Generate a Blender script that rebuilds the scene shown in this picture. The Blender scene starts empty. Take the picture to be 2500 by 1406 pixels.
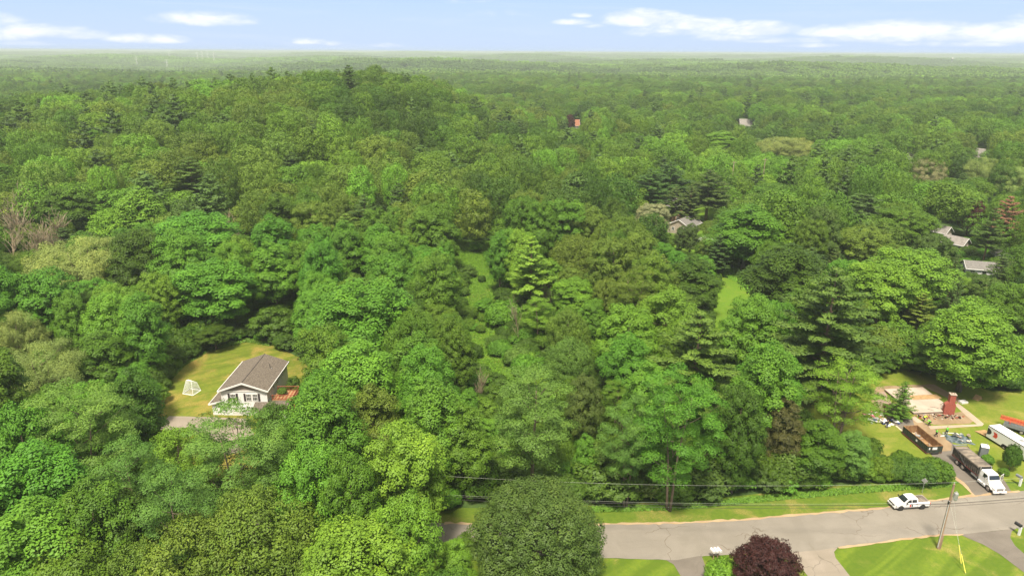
import bpy, math, random
import numpy as np
from mathutils import Vector, Matrix
R = math.radians
PI = math.pi
sc = bpy.context.scene
COL = sc.collection
random.seed(7)
rng = np.random.default_rng(7)

# ------------------------------------------------------------------ camera
PITCH, ROLL, HCAM, FPX = 19.05, 0.27, 60.0, 1667.0
cam_d = bpy.data.cameras.new("camera")
cam = bpy.data.objects.new("camera", cam_d)
COL.objects.link(cam)
cam_d.sensor_width = 36.0
cam_d.lens = 36.0 * FPX / 2500.0
cam_d.clip_start = 0.5
cam_d.clip_end = 90000
cam.matrix_world = Matrix.Translation((0, 0, HCAM)) @ Matrix.Rotation(R(90 - PITCH), 4, 'X') @ Matrix.Rotation(R(ROLL), 4, 'Z')
sc.camera = cam
CR = np.array(cam.matrix_world.to_3x3())

# ------------------------------------------------------------------ exposure
sc.view_settings.view_transform = 'Standard'
sc.view_settings.look = 'None'
sc.view_settings.gamma = 1.0
sc.view_settings.exposure = 1.6
sc.cycles.max_bounces = 6
sc.cycles.diffuse_bounces = 2
sc.cycles.glossy_bounces = 2
sc.cycles.transmission_bounces = 3
sc.cycles.transparent_max_bounces = 6
sc.cycles.volume_bounces = 1
sc.cycles.use_denoising = True

# ------------------------------------------------------------------ sun and sky
SUN_EL, SUN_AZ = 63.0, 192.0          # azimuth measured clockwise from +Y (view direction)
sun_d = bpy.data.lights.new("sun", 'SUN')
sun_d.energy = 2.7
sun_d.angle = R(10)
sun_d.color = (1.0, 0.93, 0.79)
sun = bpy.data.objects.new("sun", sun_d)
COL.objects.link(sun)
_sd = Vector((math.sin(R(SUN_AZ)) * math.cos(R(SUN_EL)), math.cos(R(SUN_AZ)) * math.cos(R(SUN_EL)), math.sin(R(SUN_EL))))
sun.rotation_euler = _sd.to_track_quat('Z', 'Y').to_euler()
sun.location = (0, -50, 200)

world = bpy.data.worlds.new("World")
sc.world = world
world.use_nodes = True


class NT:
    """small helper to write node trees"""
    def __init__(s, tree):
        s.t = tree
    def n(s, kind, **kw):
        nd = s.t.nodes.new(kind)
        for k, v in kw.items():
            setattr(nd, k, v)
        return nd
    def l(s, a, b):
        s.t.links.new(a, b)
    def put(s, sock, v):
        if isinstance(v, bpy.types.NodeSocket):
            s.l(v, sock)
        elif v is not None:
            sock.default_value = v
    def m(s, op, a, b=None, c=None, clamp=False):
        nd = s.n('ShaderNodeMath', operation=op, use_clamp=clamp)
        s.put(nd.inputs[0], a); s.put(nd.inputs[1], b)
        if c is not None: s.put(nd.inputs[2], c)
        return nd.outputs[0]
    def mix(s, f, a, b, blend='MIX'):
        nd = s.n('ShaderNodeMix', data_type='RGBA', blend_type=blend)
        s.put(nd.inputs[0], f); s.put(nd.inputs[6], a); s.put(nd.inputs[7], b)
        return nd.outputs[2]
    def noise(s, vec, scale, detail=3, rough=0.55, dist=0.0):
        nd = s.n('ShaderNodeTexNoise')
        if vec is not None: s.l(vec, nd.inputs['Vector'])
        nd.inputs['Scale'].default_value = scale
        nd.inputs['Detail'].default_value = detail
        nd.inputs['Roughness'].default_value = rough
        nd.inputs['Distortion'].default_value = dist
        return nd.outputs[0]
    def ramp(s, f, stops, interp='LINEAR'):
        nd = s.n('ShaderNodeValToRGB')
        cr = nd.color_ramp
        cr.interpolation = interp
        while len(cr.elements) < len(stops): cr.elements.new(0.5)
        for e, (p, c) in zip(cr.elements, stops):
            e.position = p; e.color = (*c, 1) if len(c) == 3 else c
        s.put(nd.inputs[0], f)
        return nd.outputs[0]
    def smooth(s, v, a, b):
        nd = s.n('ShaderNodeMapRange', interpolation_type='SMOOTHSTEP')
        s.put(nd.inputs['Value'], v)
        nd.inputs['From Min'].default_value = a; nd.inputs['From Max'].default_value = b
        return nd.outputs[0]


def ray(px, py):
    d = CR @ np.array([(px - 1250.0) / FPX, (703.0 - py) / FPX, -1.0])
    return d


def build_world():
    T = NT(world.node_tree)
    world.node_tree.nodes.clear()
    out = T.n('ShaderNodeOutputWorld'); bg = T.n('ShaderNodeBackground')
    T.l(bg.outputs[0], out.inputs[0])
    sky = T.n('ShaderNodeTexSky', sky_type='NISHITA')
    sky.sun_disc = False
    sky.sun_elevation = R(SUN_EL); sky.sun_rotation = R(SUN_AZ)
    sky.air_density = 1.0; sky.dust_density = 0.6; sky.ozone_density = 1.2
    tc = T.n('ShaderNodeTexCoord')
    sep = T.n('ShaderNodeSeparateXYZ'); T.l(tc.outputs['Generated'], sep.inputs[0])
    x, y, z = sep.outputs
    az = T.m('ARCTAN2', x, y)
    hyp = T.m('SQRT', T.m('ADD', T.m('MULTIPLY', x, x), T.m('MULTIPLY', y, y)))
    el = T.m('ARCTAN2', z, hyp)
    # pale blue low sky, thin bright high cloud further up (the soft light of the place)
    low = T.ramp(T.m('MULTIPLY', el, 1 / 0.35, clamp=True), [(0.0, (4.7, 5.9, 8.1)), (0.12, (4.4, 5.7, 8.2)), (0.36, (3.3, 5.1, 8.2)), (1.0, (2.9, 4.2, 6.6))])
    nb = T.mix(0.88, sky.outputs[0], low)
    veil_n = T.noise(tc.outputs['Generated'], 2.3, 4, 0.6)
    veil = T.m('MULTIPLY', T.smooth(el, 0.28, 0.75), T.m('ADD', 0.7, T.m('MULTIPLY', veil_n, 0.5)), clamp=True)
    base = T.mix(veil, nb, (10.0, 9.7, 8.7, 1))
    # cumulus banks low over the horizon: centre azimuth / elevation, half sizes, strength
    blobs = []
    def blob(px, py, wx, wy, s=1.0):
        d = ray(px, py)
        blobs.append((math.atan2(d[0], d[1]), math.atan2(d[2], math.hypot(d[0], d[1])), wx / FPX, wy / FPX, s))
    for b in [(500, 50, 105, 19, 1.0), (560, 44, 55, 12, .7), (360, 98, 78, 13, 1.0), (90, 80, 110, 16, 1.0), (10, 84, 70, 22, .8), (185, 86, 60, 13, .8),
              (60, 108, 70, 8, .6), (755, 103, 38, 9, .8), (810, 108, 24, 7, .6), (945, 113, 42, 7, .6), (1210, 35, 110, 16, .30), (1130, 4, 90, 9, .3),
              (1420, 40, 26, 7, .8), (1400, 56, 48, 9, .9), (1450, 65, 40, 7, .5), (1570, 50, 95, 24, 1.1), (1600, 32, 50, 9, .8), (1680, 62, 100, 22, 1.0), (1640, 80, 120, 16, .7),
              (1840, 76, 95, 20, 1.1), (1740, 68, 70, 18, .9), (1790, 92, 110, 13, .7), (1920, 100, 110, 10, .6), (2060, 82, 110, 18, .9), (2200, 78, 130, 26, 1.05),
              (2160, 95, 170, 16, .7), (2390, 88, 130, 22, 1.0), (2480, 92, 60, 22, .9), (2330, 108, 220, 10, .6), (1980, 112, 70, 7, .6), (1460, 122, 60, 5, .4),
              (-200, 60, 160, 30, 1), (2750, 60, 200, 34, 1), (3100, 40, 160, 40, 1), (-500, 80, 150, 24, 1)]:
        blob(*b)
    comb = T.n('ShaderNodeCombineXYZ')
    T.l(T.m('MULTIPLY', az, 14.0), comb.inputs[0]); T.l(T.m('MULTIPLY', el, 40.0), comb.inputs[1])
    n1 = T.noise(comb.outputs[0], 1.5, 6, 0.62, 0.3)
    D = None
    for a0, e0, wa, we, s in blobs:
        u = T.m('MULTIPLY', T.m('SUBTRACT', az, a0), 1 / wa)
        de = T.m('SUBTRACT', el, e0)
        v = T.m('ADD', T.m('MULTIPLY', T.m('MAXIMUM', de, 0.0), 1 / we), T.m('MULTIPLY', T.m('MINIMUM', de, 0.0), 1.6 / we))
        r2 = T.m('ADD', T.m('MULTIPLY', u, u), T.m('MULTIPLY', v, v))
        g = T.m('MULTIPLY', T.m('SUBTRACT', 1.0, T.m('MULTIPLY', r2, 0.62), clamp=True), s)
        D = g if D is None else T.m('MAXIMUM', D, g)
    dens = T.m('ADD', D, T.m('MULTIPLY', T.m('SUBTRACT', n1, 0.5), 1.5))
    dens = T.m('MULTIPLY', T.smooth(dens, 0.16, 1.2), T.smooth(D, 0.0, 0.35))
    wisp_c = T.n('ShaderNodeCombineXYZ')
    T.l(T.m('MULTIPLY', az, 3.0), wisp_c.inputs[0]); T.l(T.m('MULTIPLY', el, 45.0), wisp_c.inputs[1])
    wisp = T.m('MULTIPLY', T.smooth(T.noise(wisp_c.outputs[0], 1.1, 5, 0.6, 0.4), 0.50, 0.78), 0.22)
    c1 = T.mix(wisp, base, (7.4, 7.6, 8.2, 1))
    cl = T.mix(T.m('MULTIPLY', dens, 0.84), c1, T.mix(T.smooth(n1, .35, .65), (7.3, 7.6, 8.6, 1), (8.6, 8.6, 9.0, 1)))
    T.l(cl, bg.inputs['Color'])
    bg.inputs['Strength'].default_value = 0.0445


build_world()

# ------------------------------------------------------------------ scene helpers
def link(name, data, parent=None, loc=None, rz=0.0):
    o = bpy.data.objects.new(name, data)
    COL.objects.link(o)
    if parent is not None: o.parent = parent
    if loc is not None: o.location = loc
    if rz: o.rotation_euler = (0, 0, rz)
    return o


def tag(o, label=None, cat=None, group=None, kind=None):
    if label: o['label'] = label
    if cat: o['category'] = cat
    if group: o['group'] = group
    if kind: o['kind'] = kind
    return o


def lerp_tab(x, tab):
    return np.interp(x, [t[0] for t in tab], [t[1] for t in tab])


def sstep(v, a, b):
    t = np.clip((np.asarray(v, float) - a) / (b - a), 0, 1)
    return t * t * (3 - 2 * t)


def hz(x, y):
    """terrain height: flat land by the road, a wooded ridge on the left, rolling country beyond"""
    x = np.asarray(x, float); y = np.asarray(y, float)
    H = lerp_tab(x, [(-900, 0), (-520, 1), (-330, 8), (-230, 17), (-140, 27), (-85, 32), (-45, 19), (-12, 5), (25, 0)])
    S = sstep(y, 150, 420) * (1 - sstep(y, 470, 640))
    bump = 2.2 * np.sin(x * .021 + 1.0) * np.sin(y * .017 + .5) * sstep(y, 210, 330)
    far = sstep(y, 700, 2600)
    roll = (1 + .9 * sstep(y, 1200, 3000)) * (9 * np.sin(x * .0017 + 1.3) * np.cos(y * .0021 + .4) + 6 * np.sin(x * .0041 + y * .0013) + 4 * np.sin(y * .0057 + x * .0011)) * far * (1 - .75 * sstep(y, 8000, 15000))
    vf = sstep(y, 5000, 15500) * (48 + 5 * np.sin(x * .00037 + 1.1) + 3 * np.sin(x * .00091 + y * .0003) + 1.5 * np.sin(x * .0021))
    g1 = 24 * np.exp(-((x - 760) / 330) ** 2 - ((y - 2050) / 260) ** 2)
    g2 = 16 * np.exp(-((x - 1750) / 500) ** 2 - ((y - 2700) / 300) ** 2)
    return H * S + bump + roll + vf + g1 + g2 - 6 * far


def P(px, py, z=0.0):
    """point on the land (plus z) that the photograph shows at pixel px, py"""
    d = ray(px, py)
    t = (HCAM - z) / max(-d[2], 1e-3)
    for _ in range(25):
        h = float(hz(d[0] * t, d[1] * t)) + z
        t2 = (HCAM - h) / max(-d[2], 1e-3)
        t = 0.5 * (t + t2)
    return Vector((d[0] * t, d[1] * t, float(hz(d[0] * t, d[1] * t)) + z))


def pix(p):
    q = CR.T @ (np.asarray(p, float) - np.array([0, 0, HCAM]))
    return 1250 + FPX * q[0] / -q[2], 703 - FPX * q[1] / -q[2], -q[2]


# ------------------------------------------------------------------ mesh collector
class MB:
    def __init__(s):
        s.v = []; s.f = []; s.mi = []; s.mats = []
        s.M = Matrix.Identity(4)
    def slot(s, m):
        if m not in s.mats: s.mats.append(m)
        return s.mats.index(m)
    def add(s, vs, fs, m):
        b = len(s.v); k = s.slot(m)
        s.v += [tuple(s.M @ Vector(p)) for p in vs]
        for f in fs:
            s.f.append([b + i for i in f]); s.mi.append(k)
    def box(s, c, d, m, taper=(1, 1), rot=None):
        hx, hy, hz_ = d[0] / 2, d[1] / 2, d[2] / 2
        vs = [(-hx, -hy, -hz_), (hx, -hy, -hz_), (hx, hy, -hz_), (-hx, hy, -hz_),
              (-hx * taper[0], -hy * taper[1], hz_), (hx * taper[0], -hy * taper[1], hz_), (hx * taper[0], hy * taper[1], hz_), (-hx * taper[0], hy * taper[1], hz_)]
        if rot is not None:
            vs = [tuple(rot @ Vector(p)) for p in vs]
        vs = [(p[0] + c[0], p[1] + c[1], p[2] + c[2]) for p in vs]
        s.add(vs, [(0, 3, 2, 1), (4, 5, 6, 7), (0, 1, 5, 4), (1, 2, 6, 5), (2, 3, 7, 6), (3, 0, 4, 7)], m)
        return s
    def tube(s, pts, rad, m, n=8, cap=True):
        pts = [Vector(p) for p in pts]
        if not hasattr(rad, '__len__'): rad = [rad] * len(pts)
        rings = []
        ref = Vector((0, 0, 1))
        for i, p in enumerate(pts):
            t = (pts[min(i + 1, len(pts) - 1)] - pts[max(i - 1, 0)]).normalized()
            r0 = Vector((1, 0, 0)) if abs(t.z) > 0.9 else ref
            u = t.cross(r0).normalized(); w = t.cross(u)
            rings.append([p + (u * math.cos(2 * PI * k / n) + w * math.sin(2 * PI * k / n)) * rad[i] for k in range(n)])
        vs = [q for r_ in rings for q in r_]
        fs = []
        for i in range(len(pts) - 1):
            for k in range(n):
                a = i * n + k; b = i * n + (k + 1) % n
                fs.append((a, b, b + n, a + n))
        if cap:
            fs.append(tuple(range(n - 1, -1, -1))); fs.append(tuple((len(pts) - 1) * n + k for k in range(n)))
        s.add(vs, fs, m)
        return s
    def prism(s, poly, y0, y1, m, axis='y'):
        """outline in the xz plane pushed along y (or outline in xy pushed along z)"""
        n = len(poly)
        if axis == 'y':
            vs = [(a, y0, b) for a, b in poly] + [(a, y1, b) for a, b in poly]
        elif axis == 'x':
            vs = [(y0, a, b) for a, b in poly] + [(y1, a, b) for a, b in poly]
        else:
            vs = [(a, b, y0) for a, b in poly] + [(a, b, y1) for a, b in poly]
        fs = [tuple(range(n)), tuple(range(2 * n - 1, n - 1, -1))]
        for i in range(n):
            j = (i + 1) % n
            fs.append((i, i + n, j + n, j))
        s.add(vs, fs, m)
        return s
    def build(s, name, parent=None, smooth=False, bevel=0.0, loc=None, rz=0.0):
        me = bpy.data.meshes.new(name)
        me.from_pydata(s.v, [], s.f)
        for m in s.mats: me.materials.append(m)
        me.polygons.foreach_set('material_index', s.mi)
        if smooth: me.polygons.foreach_set('use_smooth', [True] * len(s.f))
        me.update()
        import bmesh
        bm = bmesh.new(); bm.from_mesh(me)
        bmesh.ops.recalc_face_normals(bm, faces=bm.faces)
        bm.to_mesh(me); bm.free()
        o = link(name, me, parent, loc, rz)
        if bevel > 0:
            b = o.modifiers.new("bevel", 'BEVEL'); b.width = bevel; b.segments = 2; b.limit_method = 'ANGLE'; b.angle_limit = R(40)
        return o


def empty(name, loc, rz=0.0, label=None, cat=None, group=None):
    o = link(name, None, None, loc, rz)
    o.empty_display_size = 0.5
    return tag(o, label, cat, group)


# ------------------------------------------------------------------ materials
MATS = {}
def mat(name, col, rough=0.7, metal=0.0, spec=0.4, nscale=None, namp=0.15, ncol=None, detail=4, bump=0.0, bscale=None, stretch=None, trans=0.0):
    if name in MATS: return MATS[name]
    m = bpy.data.materials.new(name); m.use_nodes = True
    T = NT(m.node_tree); b = m.node_tree.nodes['Principled BSDF']
    b.inputs['Roughness'].default_value = rough; b.inputs['Metallic'].default_value = metal
    b.inputs['Specular IOR Level'].default_value = spec
    c = (*col, 1)
    tc = T.n('ShaderNodeTexCoord')
    vec = tc.outputs['Object']
    if stretch:
        mp = T.n('ShaderNodeMapping'); mp.inputs['Scale'].default_value = stretch
        T.l(vec, mp.inputs[0]); vec = mp.outputs[0]
    n = T.noise(vec, nscale or 3.0, detail, 0.6)
    other = (*ncol, 1) if ncol else (*[max(0, v * (1 - namp * 2)) for v in col], 1)
    f = T.smooth(n, 0.35, 0.68)
    T.l(T.mix(f, c, other), b.inputs['Base Color'])
    if bump:
        bn = T.n('ShaderNodeBump'); bn.inputs['Strength'].default_value = bump
        T.l(T.noise(vec, bscale or 20.0, 3), bn.inputs['Height']); T.l(bn.outputs[0], b.inputs['Normal'])
    MATS[name] = m
    return m


def glass_mat(name, col=(0.03, 0.04, 0.045), rough=0.08):
    m = mat(name, col, rough, 0.0, 0.9, 2.0, 0.2)
    return m
# ------------------------------------------------------------------ foliage material
def leaf_material(name, gloss=0.18, rough=0.55, trans=0.20):
    m = bpy.data.materials.new(name); m.use_nodes = True
    T = NT(m.node_tree); nt = m.node_tree
    b = nt.nodes['Principled BSDF']; out = nt.nodes['Material Output']
    at = T.n('ShaderNodeAttribute', attribute_type='INSTANCER', attribute_name='tint')
    av = T.n('ShaderNodeAttribute', attribute_type='GEOMETRY', attribute_name='leafv')
    v = av.outputs['Fac']
    # leaf to leaf: a little lighter and yellower / darker and bluer
    k = T.m('ADD', 0.78, T.m('MULTIPLY', v, 0.48))
    sc_ = T.n('ShaderNodeVectorMath', operation='SCALE'); T.l(at.outputs['Color'], sc_.inputs[0]); T.l(k, sc_.inputs['Scale'])
    yel = T.mix(T.m('MULTIPLY', T.smooth(v, 0.55, 1.0), 0.28), sc_.outputs[0], T.mix(1.0, sc_.outputs[0], (1.65, 1.22, 0.75, 1), 'MULTIPLY'))
    T.l(yel, b.inputs['Base Color'])
    b.inputs['Roughness'].default_value = rough
    b.inputs['Specular IOR Level'].default_value = gloss
    tr = T.n('ShaderNodeBsdfTranslucent')
    T.l(T.mix(1.0, yel, (1.15, 1.25, 0.6, 1), 'MULTIPLY'), tr.inputs[0])
    mx = T.n('ShaderNodeMixShader'); mx.inputs[0].default_value = trans
    T.l(b.outputs[0], mx.inputs[1]); T.l(tr.outputs[0], mx.inputs[2]); T.l(mx.outputs[0], out.inputs[0])
    return m


LEAF = leaf_material('leaves')
NEEDLE = leaf_material('needles', 0.25, 0.6, 0.12)
BARK = mat('bark', (0.20, 0.145, 0.10), 0.95, 0, 0.2, 1.2, 0.3, (0.10, 0.075, 0.055), bump=0.6, bscale=6, stretch=(3, 3, .5))
BARK_PALE = mat('bark_pale', (0.36, 0.30, 0.20), 0.95, 0, 0.2, 1.0, 0.3, (0.25, 0.18, 0.11))
BARK_PINE = mat('bark_pine', (0.30, 0.19, 0.12), 0.95, 0, 0.2, 1.2, 0.3, (0.18, 0.11, 0.07))


def unit(a):
    return a / np.maximum(np.linalg.norm(a, axis=-1, keepdims=True), 1e-9)


def leaves_mesh(name, pos, nrm, size, g, aspect=0.62, tilt=0.65, mat_=LEAF, soft=0.75, axis=None, vv=None):
    """pos, nrm (N,3): one small rhombic leaf face per row"""
    n = len(pos)
    fn = unit(nrm + g.normal(0, tilt * 0.58, (n, 3)))
    flip = np.sum(fn * nrm, 1) < 0
    fn[flip] *= -1
    a = g.normal(0, 1, (n, 3)) if axis is None else axis + g.normal(0, .25, (n, 3))
    u = unit(np.cross(fn, np.cross(a, fn)))
    w = np.cross(fn, u)
    s = (size * g.uniform(0.65, 1.35, n))[:, None]
    V = np.empty((n, 4, 3), np.float32)
    V[:, 0] = pos - u * s * 0.5
    V[:, 1] = pos + w * s * 0.5 * aspect - u * s * .06
    V[:, 2] = pos + u * s * 0.5
    V[:, 3] = pos - w * s * 0.5 * aspect - u * s * .06
    # winding so that the face normal is fn
    me = bpy.data.meshes.new(name)
    me.vertices.add(4 * n); me.loops.add(4 * n); me.polygons.add(n)
    me.vertices.foreach_set('co', V.reshape(-1))
    order = np.arange(4 * n, dtype=np.int32).reshape(n, 4)[:, ::-1].reshape(-1)
    me.loops.foreach_set('vertex_index', order)
    me.polygons.foreach_set('loop_start', np.arange(0, 4 * n, 4, dtype=np.int32))
    me.polygons.foreach_set('use_smooth', np.ones(n, bool))
    me.update()
    nn = np.repeat(unit(nrm * soft + fn * (1 - soft)), 4, axis=0)
    # make sure the winding really faces fn
    me.normals_split_custom_set_from_vertices(nn.tolist())
    at = me.attributes.new('leafv', 'FLOAT', 'POINT')
    at.data.foreach_set('value', np.repeat(g.uniform(0, 1, n) * (1 if vv is None else .5) + (0 if vv is None else vv * .5), 4).astype(np.float32))
    me.materials.append(mat_)
    return me


def sph(g, n, zmin=-1.0):
    z = g.uniform(zmin, 1, n); a = g.uniform(0, 2 * PI, n); r = np.sqrt(1 - z * z)
    return np.stack([r * np.cos(a), r * np.sin(a), z], 1)


def broad_crown(seed, W, Ht, base, npuff, pr, leaf, nleaf, squash=0.72, mdk=1.2, rvar=.33, lobes=5, lobe_amp=.28, flat=0.0, zlow=-0.85, gap=0.0, droop=0.0, tilt=0.5, inner=0.35, soft=0.86, spire=0.0, sub=True, aspect=0.62, mat_=LEAF):
    """crown of foliage puffs spread over an uneven envelope; returns mesh and puff centres"""
    g = np.random.default_rng(seed)
    cz = base + (Ht - base) * 0.46
    rx = W / 2; rz = (Ht - base) * 0.54
    ld = sph(g, lobes * 2, -0.4); la = g.uniform(.4, 1, lobes * 2) * lobe_amp
    def env(d):
        k = 1 - lobe_amp * .45 + np.max(np.clip((d @ ld.T) - .45, 0, 1) / .55 * la, axis=1)
        return k
    cand = sph(g, npuff * 30, zlow)
    k = env(cand)
    shell = np.where(g.uniform(0, 1, len(cand)) < inner, g.uniform(.35, .78, len(cand)), g.uniform(.82, 1.0, len(cand)))
    c = cand * (k * shell)[:, None]
    if flat: c[:, 2] = np.where(c[:, 2] > 0, np.tanh(c[:, 2] * (1 + flat)) / (1 + flat * .4), c[:, 2])
    c[:, 0] *= rx - pr * .7; c[:, 1] *= rx - pr * .7
    if spire: c[:, :2] *= (1 - spire * np.clip((c[:, 2:3] + .2), 0, 1))
    c[:, 2] = cz + c[:, 2] * (rz - pr * .5)
    keep = []
    mind = pr * mdk
    for p in c:
        if all((p[0] - q[0]) ** 2 + (p[1] - q[1]) ** 2 + ((p[2] - q[2]) * 1.35) ** 2 > mind * mind for q in keep):
            keep.append(p)
            if len(keep) >= npuff: break
    keep = np.array(keep)
    if gap: keep = keep[g.uniform(0, 1, len(keep)) > gap]
    P_, N_, V_ = [], [], []
    ctr = np.array([0, 0, cz - rz * .25])
    for p in keep:
        r = pr * g.uniform(1 - rvar, 1 + rvar * .85)
        n = int(nleaf * (r / pr) ** 2)
        if sub:      # a puff is itself a handful of sprays
            q = sph(g, 7, -.3); q = q * np.array([1, 1, squash]) * r * .62
            ci = g.integers(0, 7, n); rr = r * g.uniform(.42, .62, 7)[ci]
            d = sph(g, n, -.35)
            sc3 = np.stack([np.ones(n), np.ones(n), np.full(n, squash)], 1)
            pos = p + q[ci] + d * sc3 * (rr * g.uniform(.7, 1.08, n))[:, None]
            puffdir = unit(pos - (p - np.array([0, 0, r * .35])))
            nr = unit(d * .75 + puffdir * .55 + np.array([0, 0, .25]))
        else:
            d = sph(g, n, -.45)
            pos = p + d * np.array([1, 1, squash]) * (r * g.uniform(.72, 1.08, n))[:, None]
            nr = unit(d + np.array([0, 0, .3]))
        out = unit(pos - ctr)
        if droop: pos[:, 2] -= droop * g.uniform(0, 1, n) ** 2 * r
        P_.append(pos); N_.append(unit(nr + out * .35)); V_.append(np.full(n, g.uniform()))
    pos = np.concatenate(P_); nr = np.concatenate(N_)
    kx = (W / 2) / np.percentile(np.hypot(pos[:, 0], pos[:, 1]), 97.5); kz = Ht / np.percentile(pos[:, 2], 99.8)
    pos *= np.array([kx, kx, kz]); keep = keep * np.array([kx, kx, kz])
    return leaves_mesh('crown', pos, nr, leaf, g, vv=np.concatenate(V_), tilt=tilt, soft=soft, aspect=aspect, mat_=mat_), keep


def limb_mesh(seed, tips, base, Ht, r0, bark, nlimb=9, lean=0.03, forks=1):
    g = np.random.default_rng(seed)
    mb = MB()
    top = min(Ht * .84, Ht - 1)
    def stem(z, ph):
        return Vector((math.sin(z * .35 + ph) * lean * z, math.cos(z * .27 + ph) * lean * z, z))
    for f in range(forks):
        ph = g.uniform(0, 6) + f
        off = Vector((0.0, 0, 0)) if forks == 1 else Vector((math.cos(f * 2.6), math.sin(f * 2.6), 0))
        zs = np.linspace(-.4, top, 8)
        pts = [stem(z, ph) + off * (max(z, 0) * .09 + .22) for z in zs]
        rr = [r0 * (1.25 if i == 0 else (1 - .82 * (z / top))) for i, z in enumerate(zs)]
        mb.tube(pts, rr, bark, 8)
    if len(tips):
        idx = g.permutation(len(tips))[:nlimb]
        for i in idx:
            t = Vector(tips[i])
            z0 = max(base * .85, t.z - (math.hypot(t.x, t.y) * g.uniform(.5, .9)))
            z0 = min(z0, top * .93)
            s_ = stem(z0, ph)
            mid = s_.lerp(t, .5) + Vector((0, 0, -.06 * (t - s_).length)) + Vector(g.normal(0, .25, 3))
            rb = max(.05, r0 * .42 * (1 - z0 / Ht * .6))
            mb.tube([s_, mid, t], [rb, rb * .6, rb * .18], bark, 5, cap=False)
    o = mb
    me_o = o.build('trunk', None, smooth=True)
    me = me_o.data
    bpy.data.objects.remove(me_o)
    me.name = 'trunk'
    return me


PROTO = {}
def proto_broad(key, seed, W, Ht, base, bark=BARK, r0=.32, nlimb=9, forks=1, lean=.02, **kw):
    cm, puffs = broad_crown(seed, W, Ht, base, **kw)
    tm = limb_mesh(seed + 1, puffs, base, Ht, r0, bark, nlimb, lean, forks)
    PROTO[key] = (cm, tm, W, Ht)


def proto_pine(key, seed, W, Ht, base, tiers=15, dens=1.0, leaf=.42, dip=.12, bare=0.0, r0=.3, pointy=1.0, plate=.9, thick=.22):
    g = np.random.default_rng(seed)
    P_, N_, A_ = [], [], []
    mb = MB()
    mb.tube([(0, 0, -.4), (.05, .02, Ht * .3), (-.04, .05, Ht * .6), (0, 0, Ht * .98)], [r0 * 1.2, r0 * .85, r0 * .5, .04], BARK_PINE, 8)
    for t in range(tiers):
        f = (t + g.uniform(-.2, .2)) / (tiers - 1)
        f = min(max(f, 0), 1)
        z = base + (Ht - base) * f * .97
        L = W / 2 * (1 - f ** (1.3 / pointy)) ** .8 * (1.0 if f > .12 else .8) * 1.05 + .5
        nb = int(round((3 + 3.2 * L / (W / 2)) * 1.15))
        a0 = g.uniform(0, 6.3)
        for k in range(nb):
            if g.uniform() < bare: continue
            a = a0 + 2 * PI * k / nb + g.normal(0, .2)
            l = L * g.uniform(.55, 1.18)
            dirh = np.array([math.cos(a), math.sin(a), 0])
            rise = g.uniform(-.02, .30) + f * .35
            tip = np.array([0, 0, z]) + dirh * l + np.array([0, 0, l * rise])
            mid = np.array([0, 0, z]) + dirh * l * .5 + np.array([0, 0, l * rise * .5 - dip * l * .35])
            mb.tube([(0, 0, z), tuple(mid), tuple(tip)], [.07 + .02 * l / 3, .05, .015], BARK_PINE, 4, cap=False)
            ns = max(2, int(l / .62))
            for s_ in range(ns):
                u_ = (s_ + .8) / ns
                c = (1 - u_) ** 2 * np.array([0, 0, z]) + 2 * u_ * (1 - u_) * mid + u_ * u_ * tip
                if u_ < .25: continue
                r = plate * (.55 + .45 * math.sin(u_ * 2.6)) * (.6 + .4 * l / (W / 2))
                n = int(75 * dens * r * r / .6)
                d = sph(g, n, -.5)
                pos = c + d * np.array([r, r, r * thick + .12]) * g.uniform(.3, 1.05, n)[:, None]
                pos[:, 2] += np.linalg.norm(pos[:, :2] - c[:2], axis=1) * .10
                nr = unit(d * .5 + np.array([0, 0, .8]) + dirh * .3)
                P_.append(pos); N_.append(nr)
                A_.append(unit((pos - c) * np.array([1, 1, .3]) + np.array([0, 0, .45]) + dirh * .4))
    pos = np.concatenate(P_); nr = np.concatenate(N_); ax = np.concatenate(A_)
    cm = leaves_mesh('crown', pos, nr, leaf, g, aspect=.34, tilt=.8, mat_=NEEDLE, soft=.65, axis=ax)
    o = mb.build('trunk', None, smooth=True); tm = o.data; bpy.data.objects.remove(o)
    PROTO[key] = (cm, tm, W, Ht)


def proto_dead(key, seed, W, Ht, nb=14, bark=BARK_PALE, up=.9):
    g = np.random.default_rng(seed); mb = MB()
    def br(p, d, l, r, lev):
        pts = [p]; q = p; dd = d
        for i in range(4):
            dd = (dd + Vector(g.normal(0, .13, 3)) + Vector((0, 0, .05))).normalized()
            q = q + dd * l / 4; pts.append(q)
        mb.tube(pts, [max(.03, r * (1 - .8 * i / 4)) for i in range(5)], bark, 4, cap=False)
        if lev > 0:
            for i in range(nb if lev == 2 else 5):
                u_ = g.uniform(.25, 1) if lev == 2 else g.uniform(.3, 1)
                k = min(int(u_ * 4), 3)
                a = g.uniform(0, 6.3)
                nd = (dd * up + Vector((math.cos(a), math.sin(a), .5)) * .55).normalized()
                br(pts[k].lerp(pts[k + 1], u_ * 4 - k), nd, l * g.uniform(.35, .6), r * .42, lev - 1)
    br(Vector((0, 0, -.3)), Vector((0, 0, 1)), Ht * .75, .17, 2)
    o = mb.build('trunk', None, smooth=True); tm = o.data; bpy.data.objects.remove(o)
    PROTO[key] = (None, tm, W, Ht)


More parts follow.
